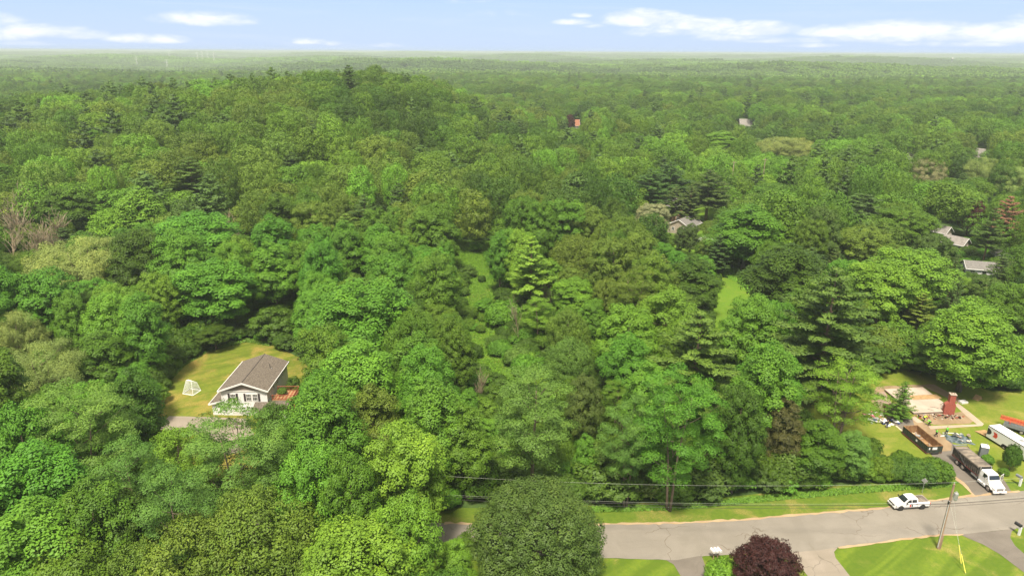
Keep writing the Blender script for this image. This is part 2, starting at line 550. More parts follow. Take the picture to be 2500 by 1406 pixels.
# near trees ------------------------------------------------------------------
proto_broad('maple_a', 11, 11, 18, 2.6, npuff=107, pr=1.48, leaf=0.28, nleaf=528, squash=1.0, lobes=6, lobe_amp=.34, inner=.25, rvar=.42)
proto_broad('maple_b', 12, 12, 17, 2.4, npuff=113, pr=1.53, leaf=0.28, nleaf=528, squash=.95, lobes=7, lobe_amp=.40, inner=.25, rvar=.42)
proto_broad('maple_c', 13, 9, 18, 3.0, npuff=89, pr=1.38, leaf=0.27, nleaf=496, squash=1.0, lobes=6, lobe_amp=.40, inner=.25, spire=.25, rvar=.42)
proto_broad('maple_d', 14, 10, 16, 4.0, npuff=69, pr=1.48, leaf=0.28, nleaf=512, squash=.92, lobes=8, lobe_amp=.55, inner=.2, gap=.12, nlimb=16, rvar=.42)
proto_broad('oak_a', 15, 12, 17, 3.0, npuff=188, pr=1.02, leaf=0.27, nleaf=272, squash=.92, lobes=6, lobe_amp=.25, flat=.5, inner=.2)
proto_broad('oak_b', 16, 13, 16, 3.0, npuff=188, pr=1.10, leaf=0.27, nleaf=288, squash=.7, lobes=8, lobe_amp=.35, flat=.4, inner=.2)
proto_broad('locust_a', 17, 12, 20, 5.0, bark=BARK, r0=.20, npuff=89, pr=1.35, leaf=0.21, nleaf=528, squash=.55, lobes=9, lobe_amp=.6, inner=.3, gap=.10, tilt=.9, nlimb=18, forks=2, aspect=.45, soft=.7)
proto_broad('locust_b', 18, 9.5, 19, 4.6, bark=BARK, r0=.26, npuff=72, pr=1.30, leaf=0.21, nleaf=528, squash=.6, lobes=8, lobe_amp=.5, inner=.3, gap=.08, tilt=.9, nlimb=16, aspect=.45, soft=.7)
proto_broad('honeylocust', 19, 9.5, 11, 2.8, bark=BARK, r0=.2, npuff=87, pr=1.05, leaf=0.17, nleaf=336, squash=.38, lobes=8, lobe_amp=.5, inner=.35, gap=.15, tilt=.9, nlimb=24, forks=2, aspect=.4)
proto_broad('round_maple', 20, 14, 14, .6, npuff=330, pr=.92, leaf=.19, nleaf=300, squash=1.0, lobes=6, lobe_amp=.10, inner=.06, sub=False, soft=.9, zlow=-.8, aspect=.75, mdk=1.28, rvar=.2, tilt=.4)
proto_broad('tuft_a', 21, 12, 14, 3.0, npuff=333, pr=.72, leaf=0.23, nleaf=136, squash=1.25, lobes=7, lobe_amp=.35, inner=.12, sub=False, tilt=.9, soft=.7)
proto_broad('willow', 22, 15, 15, 2.0, npuff=120, pr=1.45, leaf=.22, nleaf=620, squash=1.0, lobes=8, lobe_amp=.40, inner=.2, droop=.5, tilt=.8, aspect=.4, soft=.8, nlimb=14, forks=2)
proto_broad('bush_a', 23, 5, 4, .0, r0=.08, npuff=60, pr=.78, leaf=0.20, nleaf=272, squash=.7, lobes=6, lobe_amp=.35, inner=.15, zlow=-.35)
proto_broad('bush_b', 24, 5, 3.4, .0, r0=.08, npuff=116, pr=.50, leaf=0.19, nleaf=128, squash=.8, lobes=7, lobe_amp=.45, inner=.15, sub=False, zlow=-.35)
proto_broad('copper_maple', 25, 9, 8, .8, npuff=174, pr=.78, leaf=0.21, nleaf=240, squash=.92, lobes=5, lobe_amp=.15, inner=.15, soft=.65, zlow=-.5)
proto_pine('pine_a', 31, 12, 22, 3.5, tiers=15, leaf=.46, plate=1.05)
proto_pine('pine_b', 32, 10, 20, 6.5, tiers=12, leaf=.44, plate=1.0, bare=.12)
proto_pine('spruce', 33, 6.5, 12, .6, tiers=17, leaf=.34, plate=.62, pointy=1.35, dip=.4, thick=.3, r0=.16, dens=1.3)
proto_dead('dead_a', 41, 8, 13, 16, up=1.3)
proto_dead('dead_b', 42, 7, 9, 30, up=.9)
# lighter versions for trees further off --------------------------------------
LOD = []
def lod(key, fn, *a, **k):
    fn(key, *a, **k); LOD.append(key)
lod('far_maple_a', proto_broad, 51, 13, 17, 4, nlimb=5, npuff=75, pr=1.55, leaf=0.46, nleaf=118, squash=.84, lobes=6, lobe_amp=.35, inner=.15, sub=False)
lod('far_maple_b', proto_broad, 52, 14, 17, 4, nlimb=5, npuff=80, pr=1.55, leaf=0.46, nleaf=115, squash=.80, lobes=8, lobe_amp=.45, inner=.15, sub=False)
lod('far_oak_a', proto_broad, 53, 14, 17, 4, nlimb=5, npuff=150, pr=1.05, leaf=0.41, nleaf=61, squash=.9, lobes=6, lobe_amp=.25, flat=.5, inner=.12, sub=False)
lod('far_oak_b', proto_broad, 54, 15, 17, 4, nlimb=5, npuff=162, pr=1.10, leaf=0.41, nleaf=61, squash=.82, lobes=8, lobe_amp=.35, flat=.35, inner=.12, sub=False)
lod('far_tuft', proto_broad, 55, 10, 16, 5, nlimb=5, npuff=137, pr=.95, leaf=0.41, nleaf=61, squash=1.2, lobes=8, lobe_amp=.4, inner=.12, sub=False)
lod('far_pine', proto_pine, 56, 10, 19, 5, tiers=10, leaf=.95, plate=1.1, dens=.22)
# ------------------------------------------------------------------ land
def pts_px(lst, z=0.0):
    return [P(a, b, z) for a, b in lst]


def inpoly(x, y, poly):
    x = np.asarray(x, float); y = np.asarray(y, float)
    r = np.zeros(x.shape, bool); n = len(poly); j = n - 1
    for i in range(n):
        xi, yi = poly[i][0], poly[i][1]; xj, yj = poly[j][0], poly[j][1]
        c = ((yi > y) != (yj > y)) & (x < (xj - xi) * (y - yi) / ((yj - yi) or 1e-9) + xi)
        r ^= c; j = i
    return r


def ground_material():
    m = bpy.data.materials.new('woodland_floor'); m.use_nodes = True
    T = NT(m.node_tree); b = m.node_tree.nodes['Principled BSDF']
    ge = T.n('ShaderNodeNewGeometry')
    n = T.noise(ge.outputs['Position'], .25, 6, .65); n2 = T.noise(ge.outputs['Position'], .011, 5, .6)
    c = T.ramp(n, [(.3, (.035, .05, .014)), (.5, (.055, .09, .018)), (.7, (.085, .115, .026))])
    c2 = T.ramp(n2, [(.35, (.03, .065, .018)), (.6, (.055, .10, .028))])
    T.l(T.mix(.5, c, c2), b.inputs['Base Color']); b.inputs['Roughness'].default_value = 1
    b.inputs['Specular IOR Level'].default_value = .1
    return m


def build_ground():
    ys = [-60] + list(np.arange(-40, 700, 9.0)) + list(700 * 1.028 ** np.arange(0, 150))
    ys = np.array([v for v in ys if v < 17200]); nu = 181
    u = np.linspace(-1, 1, nu)
    X = u[None, :] * (170 + 1.05 * np.maximum(ys, 0))[:, None]
    Y = np.repeat(ys[:, None], nu, 1)
    Z = hz(X, Y)
    V = np.stack([X, Y, Z], 2).reshape(-1, 3).astype(np.float32)
    me = bpy.data.meshes.new('ground')
    i, j = np.meshgrid(np.arange(len(ys) - 1), np.arange(nu - 1), indexing='ij')
    a = (i * nu + j).reshape(-1)
    F = np.stack([a, a + 1, a + 1 + nu, a + nu], 1).astype(np.int32)
    me.vertices.add(len(V)); me.loops.add(F.size); me.polygons.add(len(F))
    me.vertices.foreach_set('co', V.reshape(-1)); me.loops.foreach_set('vertex_index', F.reshape(-1))
    me.polygons.foreach_set('loop_start', np.arange(0, F.size, 4, dtype=np.int32))
    me.polygons.foreach_set('use_smooth', np.ones(len(F), bool)); me.update()
    me.materials.append(ground_material())
    tag(link('ground', me), kind='structure')


build_ground()


def lawn_material(name, g1, g2, dry, dry_lo=.55, dry_hi=.75, stripe=None, sc1=.35, amp=1.0):
    m = bpy.data.materials.new(name); m.use_nodes = True
    T = NT(m.node_tree); b = m.node_tree.nodes['Principled BSDF']
    ge = T.n('ShaderNodeNewGeometry'); p = ge.outputs['Position']
    c = T.mix(T.smooth(T.noise(p, 1.6, 6, .7), .3, .7), (*g1, 1), (*g2, 1))
    if stripe:
        mp = T.n('ShaderNodeMapping', vector_type='TEXTURE'); mp.inputs['Rotation'].default_value = (0, 0, R(stripe[0]))
        mp.inputs['Scale'].default_value = (12, 1, 1)
        T.l(p, mp.inputs[0])
        w = T.noise(mp.outputs[0], stripe[1], 3, .6, .4)
        c = T.mix(T.m('MULTIPLY', T.smooth(w, .4, .6), .6), c, (g1[0] * .66, g1[1] * .70, g1[2] * .7, 1))
    d = T.smooth(T.noise(p, .16, 5, .65, .6), dry_lo, dry_hi)
    d2 = T.smooth(T.noise(p, 5.0, 4, .7), .35, .75)
    c = T.mix(T.m('MULTIPLY', T.m('MULTIPLY', d, T.m('ADD', .35, d2)), amp, clamp=True), c, (*dry, 1))
    T.l(c, b.inputs['Base Color']); b.inputs['Roughness'].default_value = .95; b.inputs['Specular IOR Level'].default_value = .15
    bn = T.n('ShaderNodeBump'); bn.inputs['Strength'].default_value = .5; bn.inputs['Distance'].default_value = .08
    T.l(T.noise(p, 9, 4, .7), bn.inputs['Height']); T.l(bn.outputs[0], b.inputs['Normal'])
    return m


LAWN_G = lawn_material('lawn_fresh', (.090, .145, .012), (.135, .178, .016), (.27, .22, .06), .52, .74, (38, .45))
LAWN_Y = lawn_material('lawn_dry', (.10, .135, .012), (.145, .165, .02), (.29, .20, .055), .42, .70, (35, .5))
LAWN_V = lawn_material('verge_grass', (.075, .125, .012), (.11, .155, .016), (.26, .20, .06), .50, .72)
LAWN_S = lawn_material('lawn_site', (.11, .155, .014), (.15, .18, .022), (.28, .23, .06), .46, .74)
MEADOW = lawn_material('meadow_grass', (.085, .17, .012), (.12, .20, .018), (.26, .21, .05), .50, .7)
MEADOW_R = lawn_material('mown_meadow', (.080, .160, .012), (.115, .19, .016), (.18, .20, .035), .50, .8)


def asphalt_material(name, c1, c2, crack=.0, patch=.3, crack_col=(.07, .06, .05), stretch=None):
    m = bpy.data.materials.new(name); m.use_nodes = True
    T = NT(m.node_tree); b = m.node_tree.nodes['Principled BSDF']
    ge = T.n('ShaderNodeNewGeometry'); p = ge.outputs['Position']
    c = T.mix(T.smooth(T.noise(p, .22, 5, .6, .5), .35, .68), (*c1, 1), (*c2, 1))
    c = T.mix(T.m('MULTIPLY', T.smooth(T.noise(p, 14, 3, .8), .35, .75), patch), c, (c1[0] * .72, c1[1] * .72, c1[2] * .72, 1))
    mp = T.n('ShaderNodeMapping', vector_type='TEXTURE'); mp.inputs['Rotation'].default_value = (0, 0, R(6)); mp.inputs['Scale'].default_value = (9, 1, 1)
    T.l(p, mp.inputs[0])
    c = T.mix(T.m('MULTIPLY', T.smooth(T.noise(mp.outputs[0], .8, 4, .6), .45, .7), .22), c, (c1[0] * .78, c1[1] * .76, c1[2] * .74, 1))
    if crack:
        wp = T.n('ShaderNodeVectorMath', operation='ADD')
        nn = T.n('ShaderNodeTexNoise'); nn.inputs['Scale'].default_value = .5; T.l(p, nn.inputs['Vector'])
        s_ = T.n('ShaderNodeVectorMath', operation='SCALE'); T.l(nn.outputs['Color'], s_.inputs[0]); s_.inputs['Scale'].default_value = 2.4
        T.l(p, wp.inputs[0]); T.l(s_.outputs[0], wp.inputs[1])
        vo = T.n('ShaderNodeTexVoronoi', feature='DISTANCE_TO_EDGE'); vo.inputs['Scale'].default_value = .17
        T.l(wp.outputs[0], vo.inputs['Vector'])
        line = T.m('SUBTRACT', 1.0, T.smooth(vo.outputs['Distance'], .0, .014))
        gate = T.smooth(T.noise(p, .11, 2), .42, .56)
        c = T.mix(T.m('MULTIPLY', T.m('MULTIPLY', line, gate), crack), c, (*crack_col, 1))
    T.l(c, b.inputs['Base Color']); b.inputs['Roughness'].default_value = .9; b.inputs['Specular IOR Level'].default_value = .25
    return m


ROAD = asphalt_material('old_asphalt', (.190, .166, .135), (.225, .197, .162), .95, .22, (.12, .095, .07))
DRIVE_DARK = asphalt_material('driveway_asphalt', (.130, .110, .090), (.165, .14, .115), .2, .3)
DRIVE_PALE = asphalt_material('driveway_pale', (.225, .188, .145), (.27, .225, .18), .5, .3)
CONCRETE = asphalt_material('concrete', (.36, .27, .195), (.42, .33, .245), .25, .25)
SOIL = asphalt_material('bare_soil', (.22, .15, .085), (.31, .22, .13), 0, .5)
GRAVEL = asphalt_material('gravel_edge', (.40, .29, .17), (.30, .20, .11), 0, .6)


def sheet(name, poly, material, z=.03, kind='structure', jitter=0.0, seed=1, res=1.2, cat=None, label=None, thick=None):
    """flat sheet laid on the land; poly is a list of world points; edges are subdivided and roughened"""
    import bmesh
    g = np.random.default_rng(seed)
    P2 = []
    n = len(poly)
    for i in range(n):
        a = Vector(poly[i][:2]); b = Vector(poly[(i + 1) % n][:2])
        k = max(1, int((b - a).length / res))
        d = (b - a); nn = Vector((-d.y, d.x)).normalized() if d.length > 0 else Vector((0, 0))
        for q in range(k):
            p = a.lerp(b, q / k)
            if jitter and q: p = p + nn * float(g.normal(0, jitter))
            P2.append(p)
    bm = bmesh.new()
    vs = [bm.verts.new((p.x, p.y, 0)) for p in P2]
    bm.faces.new(vs)
    bmesh.ops.triangulate(bm, faces=bm.faces)
    area = abs(sum(P2[i].x * P2[(i + 1) % len(P2)].y - P2[(i + 1) % len(P2)].x * P2[i].y for i in range(len(P2)))) / 2
    if max(p.y for p in P2) > 150:      # hilly ground: drape with a finer net
        for _ in range(3):
            bmesh.ops.subdivide_edges(bm, edges=[e for e in bm.edges if e.calc_length() > 5], cuts=1)
        bmesh.ops.triangulate(bm, faces=bm.faces)
    for v in bm.verts:
        v.co.z = float(hz(v.co.x, v.co.y)) + z
    bmesh.ops.recalc_face_normals(bm, faces=bm.faces)
    for f in bm.faces:
        if f.normal.z < 0: f.normal_flip()
    me = bpy.data.meshes.new(name); bm.to_mesh(me); bm.free()
    me.materials.append(material)
    o = link(name, me)
    tag(o, label, cat, None, kind)
    return o


# road: far and near edges read along the picture
FAR_E = [(-700, 1330), (300, 1275), (800, 1268), (1085, 1277), (1166, 1279), (1440, 1280), (1660, 1276), (1804, 1269), (1929, 1258), (2164, 1240), (2275, 1222), (2382, 1210), (2500, 1198), (2800, 1168), (3300, 1120)]
NEAR_E = [(3300, 1205), (2800, 1252), (2500, 1287), (2466, 1292), (2352, 1304), (2282, 1307), (2164, 1322), (2033, 1338), (1939, 1351), (1828, 1351), (1720, 1357), (1660, 1367), (1480, 1362), (1079, 1346), (800, 1340), (300, 1350), (-700, 1420)]
road_far = pts_px(FAR_E); road_near = pts_px(NEAR_E)
sheet('road', road_far + road_near, ROAD, .045, jitter=.05, seed=3)
VERGE_IN = [(3300, 1110), (2800, 1158), (2520, 1180), (2420, 1178), (2360, 1168), (2100, 1180), (1850, 1205), (1660, 1225), (1440, 1232), (1160, 1240), (1080, 1238), (800, 1230), (300, 1240), (-700, 1290)]
sheet('grass_verge', road_far + pts_px(VERGE_IN), LAWN_V, .02, seed=4)
def edge_strip(name, line, wid, seed):
    g = np.random.default_rng(seed); out = []
    for i in range(len(line) - 1):
        a, b = Vector(line[i][:2]), Vector(line[i + 1][:2]); n = max(1, int((b - a).length / .7))
        for k in range(n): out.append(a.lerp(b, k / n))
    L_ = [Vector((p.x, p.y + float(abs(g.normal(wid, wid * .5))))) for p in out]
    R_ = [Vector((p.x, p.y - float(abs(g.normal(wid, wid * .5))))) for p in out]
    sheet(name, L_ + R_[::-1], GRAVEL, .056, res=50)
edge_strip('road_edge', road_far[3:13], .20, 21)
edge_strip('road_edge', road_near[4:8], .14, 22)
# lawns on the near side
NEAR_LAWN = [(x, y) for x, y in NEAR_E[::-1]]
near_out = [Vector((180, 20, 0)), Vector((-160, 20, 0))]
sheet('near_lawn', [Vector(p) for p in road_near[::-1]] + near_out, LAWN_G, .02, seed=5)
sheet('driveway', pts_px([(1625, 1366), (1652, 1367), (1713, 1356), (1728, 1406), (1750, 1480), (1650, 1480), (1662, 1406), (1645, 1378)]), DRIVE_DARK, .05, jitter=.06)
sheet('driveway', pts_px([(1912, 1352), (2045, 1337), (2036, 1347), (2040, 1362), (2075, 1406), (2140, 1480), (2020, 1480), (1972, 1406), (1940, 1362)]), DRIVE_PALE, .05, jitter=.04)
sheet('driveway', pts_px([(2345, 1305), (2350, 1304), (2466, 1292), (2480, 1290), (2470, 1297), (2466, 1312), (2478, 1332), (2510, 1360), (2600, 1420), (2520, 1412), (2440, 1352), (2400, 1329), (2362, 1313)]), DRIVE_DARK, .05, jitter=.03)
# white house yard
YARD = pts_px([(350, 1090), (368, 1045), (378, 990), (410, 930), (440, 893), (490, 862), (530, 845), (600, 828), (660, 838), (720, 868), (770, 885), (790, 930), (780, 980), (760, 1060), (640, 1120), (600, 1190), (520, 1200), (420, 1130)])
sheet('yard_lawn', YARD, LAWN_Y, .025, seed=6)
sheet('parking_pad', pts_px([(413, 1016), (500, 1018), (600, 1022), (620, 1060), (585, 1105), (545, 1110), (500, 1062), (420, 1058), (383, 1046)]), DRIVE_PALE, .06, jitter=.04)
# meadows
STRIP_PX = [(1095, 588), (1205, 588), (1215, 700), (1225, 780), (1275, 850), (1290, 940), (1290, 1060), (1350, 1120), (1360, 1200), (1262, 1200), (1225, 1080), (1200, 985), (1170, 900), (1140, 800), (1130, 690)]
sheet('meadow', pts_px(STRIP_PX), MEADOW, .04)
OLD_ = (([(1090, 588), (1205, 588), (1225, 700), (1270, 780), (1300, 850), (1340, 900), (1500, 950), (1500, 1050), (1360, 1130), (1360, 1200), (1270, 1200), (1235, 1060), (1180, 980), (1130, 900), (1130, 780), (1120, 690)]), MEADOW, .04)
sheet('meadow', pts_px([(1750, 655), (1860, 655), (1850, 700), (1840, 760), (1800, 900), (1700, 900), (1730, 780), (1745, 700)]), MEADOW_R, .04)
sheet('meadow', pts_px([(1590, 500), (1760, 500), (1770, 640), (1690, 650), (1610, 610)]), MEADOW_R, .04)
# building site
SITE = pts_px([(1930, 985), (1940, 930), (2120, 905), (2200, 900), (2330, 925), (2420, 955), (2600, 950), (2900, 1000), (2800, 1150), (2520, 1176), (2420, 1176), (2350, 1176), (2290, 1160), (2180, 1125), (2090, 1100), (2000, 1070), (1950, 1040)])
sheet('site_lawn', SITE, LAWN_S, .025, seed=9)
sheet('driveway', pts_px([(2176, 1030), (2215, 1066), (2268, 1104), (2290, 1131), (2353, 1179), (2371, 1202), (2384, 1212), (2470, 1202), (2463, 1190), (2453, 1174), (2400, 1130), (2330, 1086), (2290, 1053), (2262, 1034), (2248, 1027), (2220, 1020), (2170, 1016)]), DRIVE_DARK, .05, jitter=.05)
sheet('bare_ground', pts_px([(2226, 1018), (2250, 1029), (2264, 1036), (2292, 1056), (2324, 1085), (2322, 1100), (2290, 1103), (2240, 1060)]), SOIL, .056, jitter=.12)
sheet('bare_ground', pts_px([(2140, 944), (2280, 938), (2345, 975), (2340, 985), (2258, 945), (2158, 950), (2175, 1000), (2200, 1016), (2170, 1022), (2130, 985)]), SOIL, .04, jitter=.15)
sheet('walkway', pts_px([(2266, 1040), (2385, 1036), (2362, 1018), (2330, 988), (2338, 984), (2372, 1010), (2402, 1035), (2398, 1040), (2272, 1048)]), CONCRETE, .06, jitter=.02)
sheet('walkway', pts_px([(2222, 1021), (2233, 1017), (2254, 1031), (2240, 1033)]), CONCRETE, .07)
sheet('garden_bed', pts_px([(2240, 1012), (2330, 1008), (2350, 1005), (2376, 1028), (2368, 1034), (2280, 1037), (2256, 1027)]), SOIL, .055, jitter=.15)
sheet('gravel_edge', pts_px([(2280, 1120), (2353, 1177), (2372, 1201), (2383, 1211), (2300, 1219), (2372, 1206), (2350, 1184), (2284, 1135)]), GRAVEL, .052, jitter=.1)
sheet('far_road', pts_px([(1330, 318), (1372, 320), (1372, 326), (1330, 322)]), ROAD, .3)

# ------------------------------------------------------------------ keep these parts of the picture open (used only to decide which trees stand where)
KEEP = [
    [(383, 1048), (388, 990), (440, 908), (515, 855), (600, 838), (655, 852), (690, 885), (715, 900), (735, 935), (712, 965), (660, 968), (640, 985), (560, 990), (480, 1010), (500, 1062), (400, 1056)],
    [(1098, 592), (1194, 592), (1187, 640), (1207, 700), (1228, 745), (1200, 790), (1140, 785), (1132, 740), (1140, 690), (1110, 640)],
    [(1760, 674), (1852, 668), (1840, 704), (1818, 740), (1795, 780), (1738, 795), (1745, 740)],
    [(1634, 545), (1660, 534), (1700, 545), (1705, 580), (1700, 618), (1685, 622), (1640, 604)],
    [(1640, 482), (1700, 482), (1700, 530), (1640, 530)],
    [(2160, 948), (2250, 940), (2330, 950), (2420, 968), (2760, 962), (2760, 1180), (2350, 1188), (2290, 1120), (2180, 1085), (2140, 1040), (2170, 1020)],
    [(1960, 975), (1985, 915), (2010, 945), (2000, 1000), (1985, 1040), (1965, 1020)],
    [(1445, 1248), (1660, 1240), (1850, 1224), (2100, 1204), (2300, 1192), (2360, 1186), (2760, 1160), (2760, 1410), (1485, 1410), (1440, 1290)],
    [(1160, 1240), (1465, 1240), (1480, 1420), (1500, 1540), (2760, 1540), (2760, 1400), (1480, 1400), (1150, 1420)],
    [(1082, 1225), (1175, 1228), (1175, 1340), (1088, 1342)],
    [(1150, 785), (1215, 785), (1250, 870), (1275, 940), (1245, 960), (1195, 900), (1158, 850)],
    [(1205, 985), (1262, 985), (1275, 1060), (1235, 1120), (1215, 1050)],
    [(2112, 1098), (2240, 1110), (2350, 1150), (2350, 1190), (2112, 1195)],
    [(1394, 297), (1411, 297), (1411, 310), (1396, 310)],
    [(1808, 294), (1838, 294), (1836, 307), (1811, 307)],
    [(2365, 632), (2440, 634), (2440, 672), (2370, 668)],
    [(2298, 550), (2330, 552), (2368, 580), (2368, 602), (2345, 598), (2300, 575)],
    [(2386, 362), (2408, 362), (2410, 382), (2392, 384)],
    [(2226, 386), (2242, 387), (2242, 395), (2228, 394)],
    [(1255, 1075), (1345, 1120), (1350, 1190), (1262, 1195)],
]
ROADW = [(p.x, p.y) for p in road_far + road_near]
VERGEW = [(p.x, p.y) for p in road_far + pts_px(VERGE_IN)]
STRIPW = [(p.x, p.y) for p in pts_px(STRIP_PX)]
RMEADW = [(p.x, p.y) for p in pts_px([(1750, 655), (1860, 655), (1850, 700), (1840, 760), (1800, 900), (1700, 900), (1730, 780), (1745, 700)])]
NOGROW = [ROADW, [(p.x, p.y) for p in YARD], [(p.x, p.y) for p in SITE]]
# ------------------------------------------------------------------ woods
TONE = {  # leaf colours of the kinds and seasons that grow here
    'B': (.084, .226, .013), 'L': (.118, .262, .015), 'M': (.082, .178, .010), 'D': (.052, .120, .008), 'O': (.098, .180, .014),
    'Y': (.190, .275, .045), 'K': (.060, .116, .014), 'G': (.098, .212, .022), 'P': (.050, .017, .010), 'R': (.085, .088, .015),
    'N': (.062, .135, .015), 'W': (.22, .27, .085), 'E': (.045, .095, .012), 'C': (.062, .135, .012), 'X': (.24, .13, .05)}
TONE = {k: (v[0] * 1.11, v[1] * .95, v[2] * 1.4) for k, v in TONE.items()}
TONE_WORD = {'B': 'bright green', 'L': 'light yellow green', 'M': 'mid green', 'D': 'dark green', 'O': 'olive green', 'Y': 'pale yellow green', 'K': 'dull dark', 'G': 'soft grey green',
             'P': 'dark purple', 'R': 'brownish green', 'N': 'blue green', 'W': 'cream flecked', 'E': 'deep green', 'C': 'dense green', 'X': 'rusty brown'}
NAME = {'maple': 'maple_tree', 'oak': 'oak_tree', 'locust': 'locust_tree', 'honeylocust': 'honey_locust_tree', 'round': 'round_maple_tree', 'tuft': 'cherry_tree', 'willow': 'willow_tree', 'bush': 'shrub',
        'copper': 'copper_leaved_tree', 'pine': 'pine_tree', 'spruce': 'spruce_tree', 'dead': 'bare_tree'}
CATN = {'maple': 'maple tree', 'oak': 'oak tree', 'locust': 'locust tree', 'honeylocust': 'locust tree', 'round': 'maple tree', 'tuft': 'cherry tree', 'willow': 'willow tree', 'bush': 'shrub', 'copper': 'purple tree',
        'pine': 'pine tree', 'spruce': 'spruce tree', 'dead': 'bare tree'}
grow = random.Random(5)
PLACED = []      # x, y, radius
VARI = {'maple': ['maple_a', 'maple_b', 'maple_c', 'maple_d'], 'oak': ['oak_a', 'oak_b'], 'locust': ['locust_a', 'locust_b'], 'honeylocust': ['honeylocust'], 'round': ['round_maple'], 'tuft': ['tuft_a'],
        'willow': ['willow'], 'bush': ['bush_a', 'bush_b'], 'copper': ['copper_maple'], 'pine': ['pine_a', 'pine_b'], 'spruce': ['spruce'], 'dead': ['dead_a', 'dead_b']}


def plant(kind, x, y, h, w, tone, label, group=None, var=None, jit=.10):
    key = var or grow.choice(VARI[kind])
    cm, tm, W, H = PROTO[key]
    root = empty(NAME[kind], (x, y, float(hz(x, y))), grow.uniform(0, 6.28), label, CATN[kind], group)
    s = (w / W * grow.uniform(.97, 1.03), w / W * grow.uniform(.97, 1.03), h / H)
    t = TONE[tone] if isinstance(tone, str) else tone
    k = 1 + grow.uniform(-jit, jit); kr = 1 + grow.uniform(-jit, jit) * 1.2
    if cm is not None:
        c = link('crown', cm, root); c.scale = s
        c['tint'] = [t[0] * k * kr, t[1] * k, t[2] * k]
    if tm is not None:
        tr = link('trunk', tm, root); tr.scale = s
    PLACED.append((x, y, w / 2))
    return root


def from_px(cx, top, hb):
    """ground point of a tree whose top shows at (cx, top): hb is its height, or the pixel row of its foot when above 100"""
    d = ray(cx, top)
    if hb > 100:
        g_ = P(cx, hb)
        yy = g_.y
        t = yy / d[1]
        return d[0] * t, yy, HCAM + d[2] * t - float(hz(d[0] * t, yy))
    t = (HCAM - hb) / -d[2]
    for _ in range(20):
        h = float(hz(d[0] * t, d[1] * t))
        t = .5 * t + .5 * (HCAM - hb - h) / -d[2]
    return d[0] * t, d[1] * t, hb


